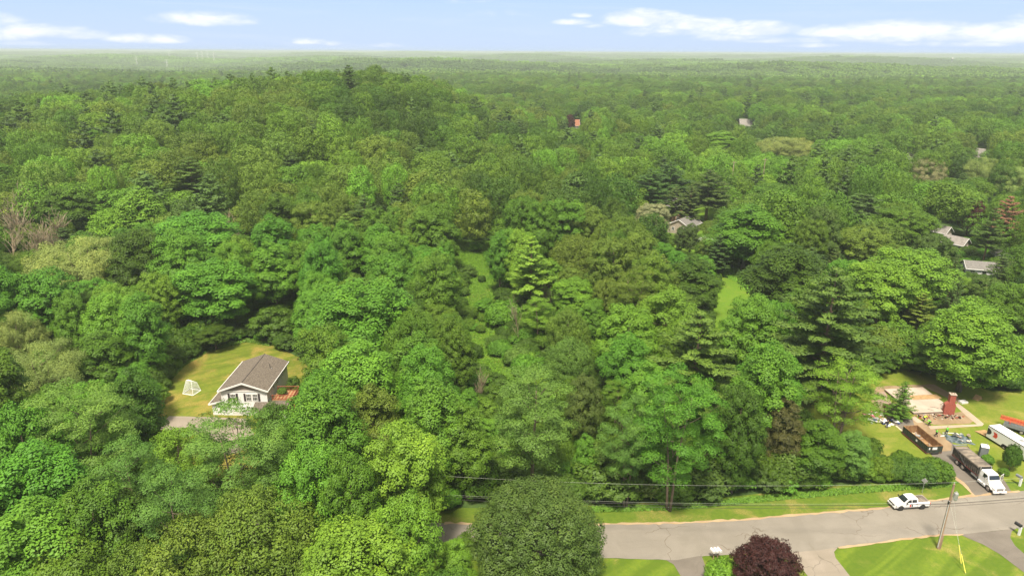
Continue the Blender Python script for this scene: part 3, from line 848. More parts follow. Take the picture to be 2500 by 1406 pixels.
# kind, centre x, top y, height (or foot row), width in the picture, tone, label
HAND = [
    ('maple', 60, 1235, 18, 270, 'B', 'bright green maple filling the bottom left corner'),
    ('maple', 205, 1180, 18, 230, 'M', 'mid green maple second in from the bottom left corner'),
    ('maple', 65, 1085, 19, 240, 'B', 'bright maple at the left edge above the corner maple'),
    ('maple', 150, 1325, 15, 250, 'M', 'low mid green maple cut by the bottom edge at far left'),
    ('maple', 300, 1215, 16, 150, 'D', 'dark maple in the gap behind the two big cherries'),
    ('maple', 35, 990, 20, 210, 'B', 'bright green maple at the left edge below the willows'),
    ('locust', 165, 935, 21, 250, 'G', 'soft green locust with bare leaning trunk at left'),
    ('locust', 300, 1075, 17, 190, 'G', 'grey green locust below the dark maple beside the yard'),
    ('maple', 312, 905, 17, 135, 'D', 'dark maple at the left edge of the dry yard'),
    ('tuft', 425, 1050, 12, 180, 'L', 'yellowish open tree below the parking pad'),
    ('locust', 560, 996, 19.5, 270, 'G', 'tall airy locust in front of the white house'),
    ('locust', 410, 1150, 19, 220, 'G', 'light green locust left of the tall airy one'),
    ('tuft', 610, 1218, 16, 320, 'O', 'broad olive cherry tree, higher of the pair at the bottom'),
    ('tuft', 470, 1268, 15, 290, 'O', 'olive cherry tree cut by the bottom edge, left of its broader twin'),
    ('tuft', 700, 1330, 12, 240, 'O', 'olive cherry tree at the bottom beside the light maples'),
    ('tuft', 320, 1335, 13, 220, 'O', 'small olive cherry tree at the bottom edge near the corner'),
    ('maple', 668, 985, 14, 115, 'D', 'dark compact maple beside the side roof of the white house'),
    ('maple', 775, 940, 19, 215, 'B', 'bright maple right of the white house'),
    ('maple', 905, 945, 16, 150, 'O', 'olive maple behind the bright one right of the house'),
    ('maple', 745, 1085, 19, 190, 'B', 'bright maple below the deck of the white house'),
    ('maple', 850, 1120, 18, 170, 'M', 'mid green maple left of the tall light maple'),
    ('maple', 985, 1035, 19, 200, 'L', 'tall light green maple left of the wire end'),
    ('maple', 995, 1215, 17, 160, 'L', 'light green maple overhanging the road at its left end'),
    ('maple', 860, 1280, 16, 320, 'L', 'wide light green maple at the bottom centre left'),
    ('maple', 1112, 1318, 10, 100, 'L', 'small light maple touching the round dark maple'),
    ('maple', 760, 1375, 11, 150, 'L', 'light maple top cut by the bottom edge'),
    ('maple', 1050, 935, 18, 180, 'B', 'green maple above the tall light maple'),
    ('maple', 1135, 990, 15, 130, 'M', 'mid green maple left of the forked locust'),
    ('maple', 1085, 1085, 1197, 130, 'D', 'dark maple behind the left end of the wire'),
    ('bush', 1160, 1120, 1203, 120, 'D', 'tall dark thicket shrub behind the left end of the verge'),
    ('round', 1312, 1198, 13.5, 322, 'K', 'dense round dark maple standing before the road'),
    ('copper', 1880, 1325, 7.6, 158, 'P', 'purple leaved tree at the bottom by the pale driveway'),
    ('bush', 1772, 1376, 3.6, 95, 'L', 'bright green shrub beside the purple leaved tree'),
    ('locust', 1305, 898, 1205, 215, 'G', 'locust with forked brown trunk over the bare patch'),
    ('maple', 1430, 915, 13, 95, 'K', 'slim dark tree right of the forked locust'),
    ('locust', 1545, 968, 1240, 150, 'G', 'locust with pale foot at the verge, left of the larger one'),
    ('locust', 1665, 898, 1245, 225, 'B', 'largest locust at the road verge'),
    ('maple', 1592, 885, 16, 130, 'L', 'light green tree behind the two verge locusts'),
    ('tuft', 1392, 828, 11, 115, 'G', 'open grey green tree beside the overgrown clearing'),
    ('maple', 1432, 1060, 9, 60, 'B', 'small bright tree between the two verge locusts and the forked one'),
    ('maple', 1530, 815, 14, 125, 'B', 'bright maple in the middle right of the open grey green tree'),
    ('pine', 1712, 758, 21, 235, 'O', 'olive pine in front of the mown meadow'),
    ('maple', 1845, 728, 17, 160, 'B', 'rounded bright maple at the foot of the mown meadow'),
    ('maple', 1882, 838, 20, 165, 'B', 'tall bright maple left of the shed'),
    ('maple', 1818, 945, 17, 130, 'D', 'dark maple behind the largest verge locust'),
    ('maple', 1928, 975, 13, 100, 'R', 'brownish green maple left of the site lawn'),
    ('maple', 2008, 1032, 1182, 135, 'M', 'full green maple in front of the site lawn'),
    ('honeylocust', 2076, 880, 1085, 185, 'L', 'feathery honey locust left of the concrete slab'),
    ('maple', 2092, 1052, 1172, 88, 'G', 'soft green maple right of the full green maple'),
    ('pine', 2045, 652, 26, 265, 'C', 'big layered pine behind the shed'),
    ('maple', 2390, 745, 955, 225, 'L', 'wide old maple with thick trunk at the right edge of the site'),
    ('spruce', 2212, 932, 1022, 66, 'M', 'young conifer standing in front of the slab'),
    ('bush', 2480, 1086, 4.4, 42, 'D', 'round dark shrub tree by the white trailer'),
    ('maple', 2245, 612, 18, 190, 'L', 'light green maple left of the white ranch house'),
    ('maple', 2165, 640, 17, 160, 'L', 'light maple between the big pine and the ranch house'),
    ('maple', 1925, 600, 19, 190, 'D', 'dark broad maple right of the mown meadow'),
    ('maple', 1832, 505, 19, 180, 'B', 'bright maple with bare trunks above the mown meadow'),
    ('maple', 1918, 530, 15, 110, 'L', 'light narrow maple right of the bright one above the meadow'),
    ('oak', 2112, 555, 15, 140, 'O', 'olive oak above the big pine'),
    ('oak', 2215, 512, 16, 150, 'M', 'green oak left of the two pale roofs'),
    ('copper', 2378, 488, 13, 70, 'P', 'purple tree up the right side behind the pale roofs'),
    ('pine', 2432, 505, 18, 70, 'C', 'tall thin trunked pine right of the purple tree'),
    ('pine', 2470, 480, 19, 80, 'X', 'dying rust coloured pine near the right edge'),
    ('spruce', 2452, 628, 10, 110, 'K', 'dark spruce covering the right end of the ranch house'),
    ('maple', 2470, 690, 13, 130, 'M', 'mid green tree below the dark spruce at the right edge'),
    ('maple', 1698, 628, 15, 130, 'D', 'dark maple left of the mown meadow'),
    ('oak', 1596, 498, 15, 85, 'W', 'cream blossomed tree left of the brick chimneyed house'),
    ('pine', 1298, 578, 20, 110, 'L', 'light green larch like pine right of the meadow strip'),
    ('maple', 1220, 565, 17, 72, 'B', 'narrow bright maple at the top of the meadow strip'),
    ('tuft', 1410, 575, 15, 135, 'O', 'dome shaped olive tree right of the light pine'),
    ('maple', 1405, 682, 10, 115, 'L', 'fresh light maple below the dome shaped olive tree'),
    ('dead', 1268, 735, 10, 50, 'K', 'bare vine clad snag beside the meadow strip'),
    ('dead', 1345, 690, 8, 60, 'K', 'bare leaning snag between the light pine and the fresh maple'),
    ('bush', 1225, 738, 5.5, 95, 'B', 'bright sumac like shrub in the meadow strip'),
    ('willow', 185, 585, 17, 235, 'Y', 'large pale willow on the left'),
    ('willow', 85, 845, 13, 230, 'Y', 'pale willow at the left edge, lower of the two in front'),
    ('willow', 25, 762, 14, 130, 'Y', 'pale willow cut by the left edge'),
    ('maple', 337, 715, 935, 112, 'B', 'narrow bright maple with bare foot above the dry yard'),
    ('maple', 322, 560, 19, 150, 'D', 'dark maple right of the large willow'),
    ('maple', 432, 562, 19, 150, 'B', 'bright maple right of the dark one by the willow'),
    ('maple', 520, 640, 812, 185, 'B', 'open branched maple behind the yard with its trunk showing', ),
    ('maple', 478, 522, 18, 200, 'B', 'bright maple behind the open branched one'),
    ('maple', 240, 808, 13, 130, 'M', 'mid green maple below the large willow'),
    ('bush', 660, 755, 7, 115, 'D', 'vine covered mound at the back of the yard'),
    ('bush', 520, 800, 5, 90, 'D', 'dark shrub below the open branched maple'),
    ('bush', 425, 815, 5, 100, 'D', 'dark shrub at the back left of the yard'),
    ('dead', 130, 555, 11, 85, 'K', 'bare grey tree behind the large willow'),
    ('dead', 55, 500, 16, 110, 'K', 'tall bare tree among the dead stand at left'),
    ('dead', 90, 470, 15, 90, 'K', 'tall bare tree second from the left edge behind the stand'),
    ('dead', 30, 520, 15, 90, 'K', 'bare tree in the middle of the dead stand at left'),
    ('dead', 100, 530, 13, 90, 'K', 'bare tree at the right side of the dead stand'),
    ('dead', 60, 560, 11, 80, 'K', 'lower bare tree in front of the dead stand'),
    ('dead', 10, 560, 12, 80, 'K', 'lower bare tree at the left edge of the dead stand'),
    ('dead', 15, 480, 16, 100, 'K', 'bare brown tree cut by the left edge'),
    ('dead', 582, 532, 10, 80, 'K', 'twiggy bare tree on the slope behind the yard'),
    ('dead', 1165, 905, 7, 50, 'K', 'bare twig mass left of the forked locust'),
    ('maple', 182, 455, 17, 160, 'D', 'dark maple on the slope above the bare trees'),
    ('pine', 335, 455, 20, 110, 'L', 'light green pine on the slope above the willow'),
    ('pine', 460, 385, 19, 120, 'C', 'dark layered pine high on the left slope'),
    ('maple', 878, 690, 20, 250, 'B', 'largest rounded maple in the central canopy'),
    ('maple', 1062, 615, 19, 130, 'M', 'bluish green maple left of the meadow strip'),
    ('maple', 1050, 500, 20, 150, 'M', 'tall maple at the top left of the meadow strip'),
    ('pine', 1590, 410, 21, 120, 'N', 'dark pine left of the brick house'),
    ('pine', 1640, 395, 21, 130, 'E', 'dark pine directly behind the brick house'),
    ('pine', 1735, 415, 20, 120, 'K', 'brownish pine right of the brick house'),
    ('spruce', 1690, 545, 628, 44, 'K', 'narrow dark spruce in front of the bungalow'),
    ('dead', 1668, 552, 622, 40, 'K', 'bare narrow tree in front of the bungalow'),
    ('pine', 1652, 455, 560, 60, 'K', 'tall thin pine covering the tan brick house on its left'),
    ('pine', 1690, 450, 560, 60, 'K', 'tall thin pine covering the tan brick house on its right'),
    ('copper', 1392, 280, 14, 26, 'P', 'purple tree beside the orange roofed house'),
    ('willow', 1905, 335, 17, 130, 'Y', 'pale willow in the distance on the right'),
    ('willow', 1955, 338, 16, 100, 'Y', 'pale willow joined to the distant one on its left'),
    ('maple', 1760, 320, 17, 100, 'L', 'light maple left of the distant willows'),
    ('willow', 2270, 388, 15, 80, 'W', 'pale flecked tree below the tan roof'),
    ('willow', 2400, 385, 15, 90, 'Y', 'pale tree below the bare gabled roof'),
    ('willow', 2480, 405, 16, 110, 'Y', 'pale tree at the right edge in the upper right'),
]
HANDV = []
for e in HAND:
    kind, cx, top, hb, wpx, tone, label = e[:7]
    x, y, h = from_px(cx, top, hb)
    dist = pix((x, y, hz(x, y) + h * .6))[2]
    w = wpx / FPX * dist
    v = 'maple_c' if cx in (2008, 2092) else None
    if kind in ('dead',) or cx in (1312,): pass
    if 'open branched' in label: v = 'maple_d'
    if 'narrow' in label or 'tall bright' in label: v = 'maple_c'
    if 'big layered' in label: v = 'pine_a'
    if 'thin trunked' in label or 'dying' in label: v = 'pine_b'
    plant(kind, x, y, h, w, tone, label, var=v)
    HANDV.append((x, y, h, w))

# shrubs on the edge of the wood along the road, in front of the site and round the yard
def hedge(pts, label, group, hs, tones, step=2.6, depth=(0, 2.5), kinds=('bush',)):
    W = [P(a, b) for a, b in pts]
    made = []
    for a, b in zip(W[:-1], W[1:]):
        n = max(1, int((b - a).length / step))
        for i in range(n):
            p = a.lerp(b, (i + grow.random() * .6) / n)
            h = grow.uniform(*hs)
            q = (p.x + grow.uniform(-.5, .5), p.y + grow.uniform(*depth))
            t_ = grow.choice(tones); made.append((pix((q[0], q[1], 1))[0], t_, plant('bush', q[0], q[1], h, h * grow.uniform(1.15, 1.6), t_, label, group)))
    return made
_hedge = hedge
def hedge(*a, **k):
    made = _hedge(*a, **k)
    made.sort(key=lambda q: q[0])
    for i_, (_, t_, r_) in enumerate(made):
        lab = f"{a[1]}, {ORDS[i_]} from left"
        r_['label'] = lab
ORDS = 'first second third fourth fifth sixth seventh eighth ninth tenth eleventh twelfth thirteenth fourteenth fifteenth sixteenth seventeenth eighteenth nineteenth twentieth'.split()
ORDS += ['twenty ' + o for o in ORDS[:9]] + ['thirtieth'] + ['thirty ' + o for o in ORDS[:9]]
hedge([(1440, 1222), (1660, 1222), (1850, 1202), (2090, 1178)], 'dark shrub in the thicket along the verge', 'verge thicket shrubs', (3.2, 5.0), 'DDKMC', 3.0)
hedge([(1470, 1195), (1660, 1195), (1850, 1175), (2060, 1150)], 'taller shrub in the row behind the verge thicket', 'second row thicket shrubs', (5, 7.5), 'DMDCM', 4.2)
hedge([(2090, 1168), (2200, 1172), (2290, 1178), (2335, 1176)], 'green shrub in the hedge between road and site', 'hedge shrubs by the site', (2.6, 3.5), 'MBMC', 1.5, (-.5, 1))
hedge([(2095, 1130), (2190, 1140), (2260, 1152), (2320, 1165)], 'green shrub in the back row of the site hedge', 'back hedge shrubs by the site', (1.5, 2.3), 'MDMC', 2.3, (-.5, .8))
hedge([(1085, 1218), (1170, 1222), (1260, 1215)], 'dark low shrub behind the verge at its left end', 'left verge shrubs', (2.5, 3.8), 'DMD', 2.8)
hedge([(372, 1000), (395, 945), (425, 900), (470, 866), (530, 842), (600, 824), (655, 832)], 'leafy shrub on the curved edge of the dry yard', 'shrubs round the dry yard', (2.4, 4.0), 'DMMC', 3.0, (0, 2.0))
hedge([(345, 985), (370, 930), (410, 880), (470, 842), (560, 815)], 'taller dark shrub behind the edge of the dry yard', 'taller shrubs round the dry yard', (4, 6), 'DDM', 4.0, (0, 3))
hedge([(2130, 915), (2200, 908), (2290, 915), (2340, 930)], 'dark shrub in the thicket behind the concrete slab', 'thicket behind the slab', (4.5, 7.5), 'DDMO', 3.2, (0, 3))
hedge([(2130, 895), (2220, 885), (2320, 895), (2500, 920), (2560, 930)], 'tall dark shrub in the second row behind the slab', 'second row behind the slab', (7, 9.5), 'DDMO', 4.2, (0, 4))
hedge([(1240, 900), (1300, 960), (1380, 1000), (1480, 1040)], 'rough shrub in the overgrown clearing', 'clearing shrubs', (1.8, 4.5), 'BMLG', 3.4, (-3, 6))
hedge([(1230, 830), (1290, 900), (1340, 960)], 'low leafy shrub at the lower end of the meadow strip', 'meadow strip shrubs', (1.5, 4), 'LBM', 3.2, (-4, 5))
hedge([(2395, 948), (2500, 952), (2620, 958)], 'dark shrub at the back right of the site lawn', 'shrubs at the back right of the site', (3, 5.5), 'DDMO', 3.4, (0, 3))
hedge([(2395, 1120), (2420, 1150), (2465, 1165)], 'low garden shrub between truck and trailer', 'garden shrubs by the truck', (1.0, 1.8), 'MB', 1.9, (-.4, .4))

KEEPN = [np.array(k, float) for k in KEEP]
HANDE = []          # upper crowns of the trees placed by eye: nearer trees must not hide them
for x, y, h, w in HANDV:
    u, v0, d_ = pix((x, y, float(hz(x, y)) + h)); _, v1, _ = pix((x, y, float(hz(x, y)) + h * .25))
    HANDE.append((u, v0 + (v1 - v0) * .40, w / 2 / d_ * FPX * .70, (v1 - v0) * .38, y))
HANDE = np.array(HANDE)


def blocks_view(x, y, h, w):
    """would this crown stand in front of something the photograph shows?"""
    g_ = float(hz(x, y))
    u, v0, d = pix((x, y, g_ + h * .97)); _, v1, _ = pix((x, y, g_ + h * .22))
    r = w / 2 / d * FPX * .92
    us = u + r * np.array([-1, -.7, -.7, 0, 0, 0, .7, .7, 1, -.35, .35, 0]); vm = .5 * (v0 + v1); dv = (v1 - v0) / 2
    vs = vm + dv * np.array([0, -.7, .7, -1, 0, 1, -.7, .7, 0, -.9, -.9, -.5])
    he = HANDE[HANDE[:, 4] > y + 2]
    if len(he):
        q = ((us[:, None] - he[:, 0]) / he[:, 2]) ** 2 + ((vs[:, None] - he[:, 1]) / he[:, 3]) ** 2
        if (q < 1).any(): return True
        if (((he[:, 0] - u) / r) ** 2 + ((he[:, 1] - vm) / max(dv, 1)) ** 2 < .9).any(): return True
    for k in KEEPN:
        if inpoly(us, vs, k).any(): return True
        c = k[:, 0], k[:, 1]
        if (((c[0] - u) / r) ** 2 + ((c[1] - vm) / max(dv, 1)) ** 2 < .8).any(): return True
    return False


def patch(x, y):
    return math.sin(x * .071 + y * .031 + 2) + math.sin(y * .083 - x * .037) + .7 * math.sin(x * .19 + y * .13)


def region(u, v):
    """kind weights and tones by the part of the wood that shows at pixel u, v"""
    if u < 300 and v > 700: return 'low wood at the left', ['maple'] * 5 + ['locust'], 'BBML'
    if v > 1000: return 'wood beside the road', ['maple'] * 4 + ['locust'], 'BMMD'
    if u < 1180 and v > 560 - (u - 500) * .05: return 'central canopy behind the white house', ['maple'] * 7 + ['tuft'], 'BBBBM'
    if u < 1180 and v > 430: return 'lower slope of the wooded ridge', ['maple'] * 4 + ['oak'] * 3 + ['pine'], 'BMMOD'
    if u < 1180: return 'upper slope of the wooded ridge', ['oak'] * 5 + ['maple'] * 2 + ['tuft'], 'OOMMD'
    if u < 1720 and v > 640: return 'wood right of the meadow strip', ['maple'] * 4 + ['tuft', 'oak', 'locust'], 'BMMOL'
    if u < 1620: return 'upper wood right of the meadow strip', ['oak'] * 4 + ['maple'] * 2 + ['tuft'], 'OMOMD'
    if v > 700: return 'wood behind the building site', ['maple'] * 3 + ['pine', 'oak'], 'MDMO'
    return 'mixed wood on the right', ['maple'] * 4 + ['oak'] * 2 + ['pine'] * 2 + ['spruce'], 'MMLONDB'


KW = {'maple': 'maple', 'oak': 'oak', 'locust': 'locust', 'tuft': 'cherry', 'pine': 'pine', 'spruce': 'spruce'}
NEAR_LIMIT = 205.0
FILLED = []
cands = []
row = 0
y = 52.0
while y < NEAR_LIMIT + 40:
    s = 8.2 if y < 150 else 8.8
    xlim = 30 + y * .86
    x = -xlim + (row % 2) * s / 2
    while x < xlim:
        cands.append((x + grow.uniform(-2.0, 2.0), y + grow.uniform(-2.0, 2.0)))
        x += s
    y += s * .87; row += 1
cnt = {}
for x, y in cands:
    if math.hypot(x * .8, y) > NEAR_LIMIT: continue
    if any(bool(inpoly(x, y, k)) for k in NOGROW): continue
    if y < 66 + .0 * x and x > 8: continue
    g_ = float(hz(x, y))
    u, v, d = pix((x, y, g_ + 17))
    if u < -260 or u > 2760 or v > 1560: continue
    reg, kinds, tones = region(u, v)
    kind = grow.choice(kinds); tone = grow.choice(tones)
    if patch(x, y) > 1.1: tone = {'B': 'L', 'M': 'B', 'O': 'L', 'D': 'M'}.get(tone, tone)
    if patch(x, y) < -1.1: tone = {'B': 'M', 'M': 'D', 'L': 'M', 'O': 'M'}.get(tone, tone)
    if kind in ('pine', 'spruce'): tone = grow.choice('NCOE')
    h = grow.uniform(14.5, 22.0); w = grow.uniform(9.0, 12.8)
    if kind == 'spruce': w = 6; h = 14
    if min((math.hypot(x - a, y - b) - .62 * (r + w / 2) for a, b, r in PLACED if r > 2.6), default=9) < 0: continue
    ok = False
    for f in (1, .8, .6, .42, .28):
        ff = f + (1 - f) * .15
        if not blocks_view(x, y, h * f, w * ff):
            ok = True; h *= f; w *= ff; break
    if not ok: continue
    if f < .5 and kind in ('maple', 'oak', 'locust', 'tuft'): kind = 'maple'
    if h < 6: tone = grow.choice('BML')
    r_ = plant(kind, x, y, h, w, tone, 'x', f"trees of the {reg}")
    uu, vv, _ = pix((x, y, g_ + h * .8))
    FILLED.append((r_, uu, vv, f"{TONE_WORD[tone]} {'young ' if h < 7.5 else ''}{KW[kind]}"))
    cnt[kind] = cnt.get(kind, 0) + 1
LM = [(590, 950, 'white house'), (467, 945, 'white net on the dry yard'), (185, 690, 'large pale willow'), (60, 900, 'lower pale willow'), (1312, 1300, 'dense round dark maple'), (1305, 1000, 'forked locust'), (1665, 1060, 'largest verge locust'),
      (1712, 850, 'olive pine'), (1845, 800, 'rounded maple below the mown meadow'), (2045, 770, 'big layered pine'), (2390, 850, 'wide old maple'), (2262, 690, 'light maple by the ranch house'), (1660, 560, 'bungalow'), (2330, 580, 'two pale roofs'),
      (1298, 640, 'light larch like pine'), (1410, 630, 'dome shaped olive tree'), (1145, 640, 'meadow strip'), (878, 800, 'largest rounded central maple'), (520, 720, 'open branched maple'), (337, 800, 'narrow maple by the yard'), (165, 1020, 'leaning locust'),
      (610, 1300, 'broad olive cherry'), (60, 1310, 'corner maple'), (985, 1130, 'tall light maple'), (860, 1350, 'wide light maple'), (55, 560, 'bare trees'), (1075, 700, 'bluish maple by the strip'), (1800, 720, 'mown meadow'), (1832, 580, 'bare trunked maple'),
      (2240, 980, 'concrete slab'), (1615, 440, 'dark pines by the brick house'), (582, 560, 'twiggy bare tree'), (460, 430, 'dark layered pine on the slope'), (2450, 560, 'rust coloured pine')]
DIRS = ['right of', 'lower right of', 'below', 'lower left of', 'left of', 'upper left of', 'above', 'upper right of']
ORD = 'first second third fourth fifth sixth seventh eighth ninth tenth eleventh twelfth thirteenth fourteenth fifteenth sixteenth seventeenth eighteenth nineteenth twentieth'.split()
byl = {}
for r_, uu, vv, nm in FILLED:
    lx, ly, ln = min(LM, key=lambda q: math.hypot(q[0] - uu, (q[1] - vv) * 1.3))
    dd = math.hypot(lx - uu, ly - vv); a_ = int(((math.degrees(math.atan2(vv - ly, uu - lx)) + 22.5) % 360) // 45)
    lab = f"{nm} {'close ' if dd < 110 else ('well ' if dd > 230 else '')}{DIRS[a_]} the {ln}"
    byl.setdefault(lab, []).append((uu, r_))
for lab, v_ in byl.items():
    v_.sort(key=lambda q: q[0])
    for i_, (_, r_) in enumerate(v_):
        r_['label'] = lab if len(v_) == 1 else f"{lab}, {ORD[min(i_, 19)]} from left"
print('FILL', cnt, sum(cnt.values()), 'total', len(PLACED))

# one visible tree of each lighter kind stands at the far rim of the near wood; the woods beyond repeat them
SRC = []
for i, key in enumerate(LOD):
    cm, tm, W, H = PROTO[key]
    kind = 'pine' if 'pine' in key else ('oak' if 'oak' in key else ('tuft' if 'tuft' in key else 'maple'))
    x, y = -95 + 34 * i, 196 + 6 * (i % 2)
    r_ = plant(kind, x, y, H, W, 'NMOMDB'[i], ['green maple', 'olive maple', 'green oak', 'dark oak', 'bright cherry', 'blue green pine'][i] + ' at the far rim of the near wood', var=key)
    SRC.append((r_.children[0], W, H, kind))


def woods(name, pts, srcs, label):
    """one object: many trees standing on points (x, y, z, index, rot, sxy, sz, r, g, b)"""
    A = np.array(pts, float); n = len(A)
    me = bpy.data.meshes.new(name)
    me.vertices.add(n); me.vertices.foreach_set('co', A[:, :3].astype(np.float32).reshape(-1))
    a = me.attributes.new('idx', 'INT', 'POINT'); a.data.foreach_set('value', A[:, 3].astype(np.int32))
    a = me.attributes.new('rot', 'FLOAT_VECTOR', 'POINT'); a.data.foreach_set('vector', np.stack([A[:, 4] * 0, A[:, 4] * 0, A[:, 4]], 1).astype(np.float32).reshape(-1))
    a = me.attributes.new('scl', 'FLOAT_VECTOR', 'POINT'); a.data.foreach_set('vector', A[:, [5, 5, 6]].astype(np.float32).reshape(-1))
    a = me.attributes.new('tint', 'FLOAT_VECTOR', 'POINT'); a.data.foreach_set('vector', A[:, 7:10].astype(np.float32).reshape(-1))
    ng = bpy.data.node_groups.new(name, 'GeometryNodeTree')
    ng.interface.new_socket('Geometry', in_out='INPUT', socket_type='NodeSocketGeometry')
    ng.interface.new_socket('Geometry', in_out='OUTPUT', socket_type='NodeSocketGeometry')
    N = ng.nodes; L = ng.links
    gi = N.new('NodeGroupInput'); go = N.new('NodeGroupOutput'); iop = N.new('GeometryNodeInstanceOnPoints'); jn = N.new('GeometryNodeJoinGeometry')
    for s_ in reversed(srcs):
        oi = N.new('GeometryNodeObjectInfo'); oi.inputs['Object'].default_value = s_; oi.inputs['As Instance'].default_value = True; oi.transform_space = 'ORIGINAL'
        L.new(oi.outputs['Geometry'], jn.inputs[0])
    def na(nm, ty):
        q = N.new('GeometryNodeInputNamedAttribute'); q.data_type = ty; q.inputs[0].default_value = nm
        return q.outputs['Attribute']
    L.new(gi.outputs[0], iop.inputs['Points']); L.new(jn.outputs[0], iop.inputs['Instance'])
    iop.inputs['Pick Instance'].default_value = True
    L.new(na('idx', 'INT'), iop.inputs['Instance Index']); L.new(na('rot', 'FLOAT_VECTOR'), iop.inputs['Rotation']); L.new(na('scl', 'FLOAT_VECTOR'), iop.inputs['Scale'])
    L.new(iop.outputs[0], go.inputs[0])
    o = link(name, me)
    md = o.modifiers.new('trees', 'NODES'); md.node_group = ng
    tag(o, label, 'woods', None, 'stuff')
    return o


def far_tone(x, y, r_):
    p = patch(x * .35, y * .35) + r_.uniform(-1.3, 1.3)
    ridge = (x < 30 and y < 620)
    if p > 1.6: t = 'L'
    elif p > .5: t = 'O' if ridge else 'M'
    elif p > -.4: t = 'O' if r_.random() < (.45 if ridge else .25) else 'M'
    elif p > -1.4: t = 'M'
    else: t = 'D'
    c = TONE[t]; k = r_.uniform(.8, 1.2); kr = r_.uniform(.88, 1.12)
    return c[0] * k * kr, c[1] * k, c[2] * k


wr = random.Random(11)
# low growth under and between the trees of the near wood
ub = [o for o in COL.objects if o.name.startswith('crown') and o.parent and o.parent.name.startswith('shrub')]
usrc = [next(o for o in ub if o.data == PROTO[k][0]) for k in ('bush_a', 'bush_b')]
pts = []
y = 60.0
while y < 222:
    x = -40 - y * .86
    while x < 40 + y * .86:
        xx, yy = x + wr.uniform(-1.2, 1.2), y + wr.uniform(-1.2, 1.2)
        x += 2.7
        if yy < 69 and xx > -12: continue
        if any(bool(inpoly(xx, yy, k)) for k in NOGROW): continue
        if yy < 88 and bool(inpoly(xx, yy, VERGEW)): continue
        if bool(inpoly(xx, yy, STRIPW)) and (yy > 112 or wr.random() < .35) and wr.random() < (.93 if yy > 160 else .72): continue
        if bool(inpoly(xx, yy, RMEADW)): continue
        h = wr.uniform(1.0, 3.4); w = h * wr.uniform(1.2, 1.9)
        u_, v_, d_ = pix((xx, yy, float(hz(xx, yy)) + h * .7))
        if any(bool(inpoly(u_, v_, k)) for k in (KEEPN[0], KEEPN[3], KEEPN[5], KEEPN[7], KEEPN[8])): continue
        t = TONE[wr.choice('MDCMDB')]; q = wr.uniform(.75, 1.1); i = wr.randrange(2)
        pts.append((xx, yy, float(hz(xx, yy)), i, wr.uniform(0, 6.28), w / 5, h / (4, 3.4)[i], t[0] * q, t[1] * q, t[2] * q))
    y += 2.5
print('UNDER', len(pts))
woods('undergrowth', pts, usrc, 'low leafy undergrowth covering the floor of the near woods')
pts = []
y = 160.0; row = 0
while y < 1500:
    s = 11.2 + sstep(y, 400, 1500) * 2.6
    xlim = 40 + y * .92
    x = -xlim + (row % 2) * s / 2
    while x < xlim:
        xx, yy = x + wr.uniform(-.3, .3) * s, y + wr.uniform(-.3, .3) * s
        x += s
        if math.hypot(xx * .8, yy) <= NEAR_LIMIT + 1: continue
        if wr.random() < .05 and yy > 500: continue
        h = wr.uniform(12, 23); w = wr.uniform(9.5, 18.5) * (s / 11.2) ** .7
        if yy < 750:
            f = 1
            if blocks_view(xx, yy, h, w):
                f = .5
                if blocks_view(xx, yy, h * f, w * .6): continue
                h *= f; w *= .6
        i = wr.choice([0, 0, 1, 1, 2, 2, 3, 3, 4, 5] if xx > 0 else [0, 1, 2, 2, 3, 3, 3, 2, 4, 5])
        W, H = SRC[i][1], SRC[i][2]
        c = far_tone(xx, yy, wr)
        if i == 5: c = TONE[wr.choice('NEC')]; w *= .85; h *= 1.15
        pts.append((xx, yy, float(hz(xx, yy)) - .3, i, wr.uniform(0, 6.28), w / W, h / H, *c))
    y += s * .87; row += 1
print('WOODS', len(pts))
woods('woods', pts, [s_[0] for s_ in SRC], 'continuous broadleaf and pine woods over the ridge and the valley beyond')

# country further off: each point carries a small stand of crowns
def stand_mesh(seed, size=64.0, s=9.5):
    g = np.random.default_rng(seed); P_, N_ = [], []
    for i in range(int(size / s)):
        for j in range(int(size / s)):
            c = np.array([(i + .5) * s - size / 2 + g.uniform(-3, 3), (j + .5) * s - size / 2 + g.uniform(-3, 3), 0])
            h = g.uniform(9, 17); r = g.uniform(4.5, 7)
            n = 46
            d = sph(g, n, -.1)
            P_.append(c + np.array([0, 0, h - r * .6]) + d * np.array([r, r, r * .8]) * g.uniform(.75, 1.1, n)[:, None]); N_.append(unit(d + np.array([0, 0, .3])))
    me = leaves_mesh('canopy', np.concatenate(P_), np.concatenate(N_), 3.4, g, aspect=.8, tilt=.4, soft=.9)
    return me
stands = []
for k in range(2):
    o = link('distant_canopy', stand_mesh(80 + k), None, (-60 + 120 * k, 1530, float(hz(0, 1530)) - 1))
    o['tint'] = list(TONE['M'])
    tag(o, ['stand of green woodland in the valley beyond the ridge', 'second stand of green woodland in the valley further right'][k], 'woods', None, 'stuff')
    stands.append(o)
pts = []
y = 1450.0; row = 0
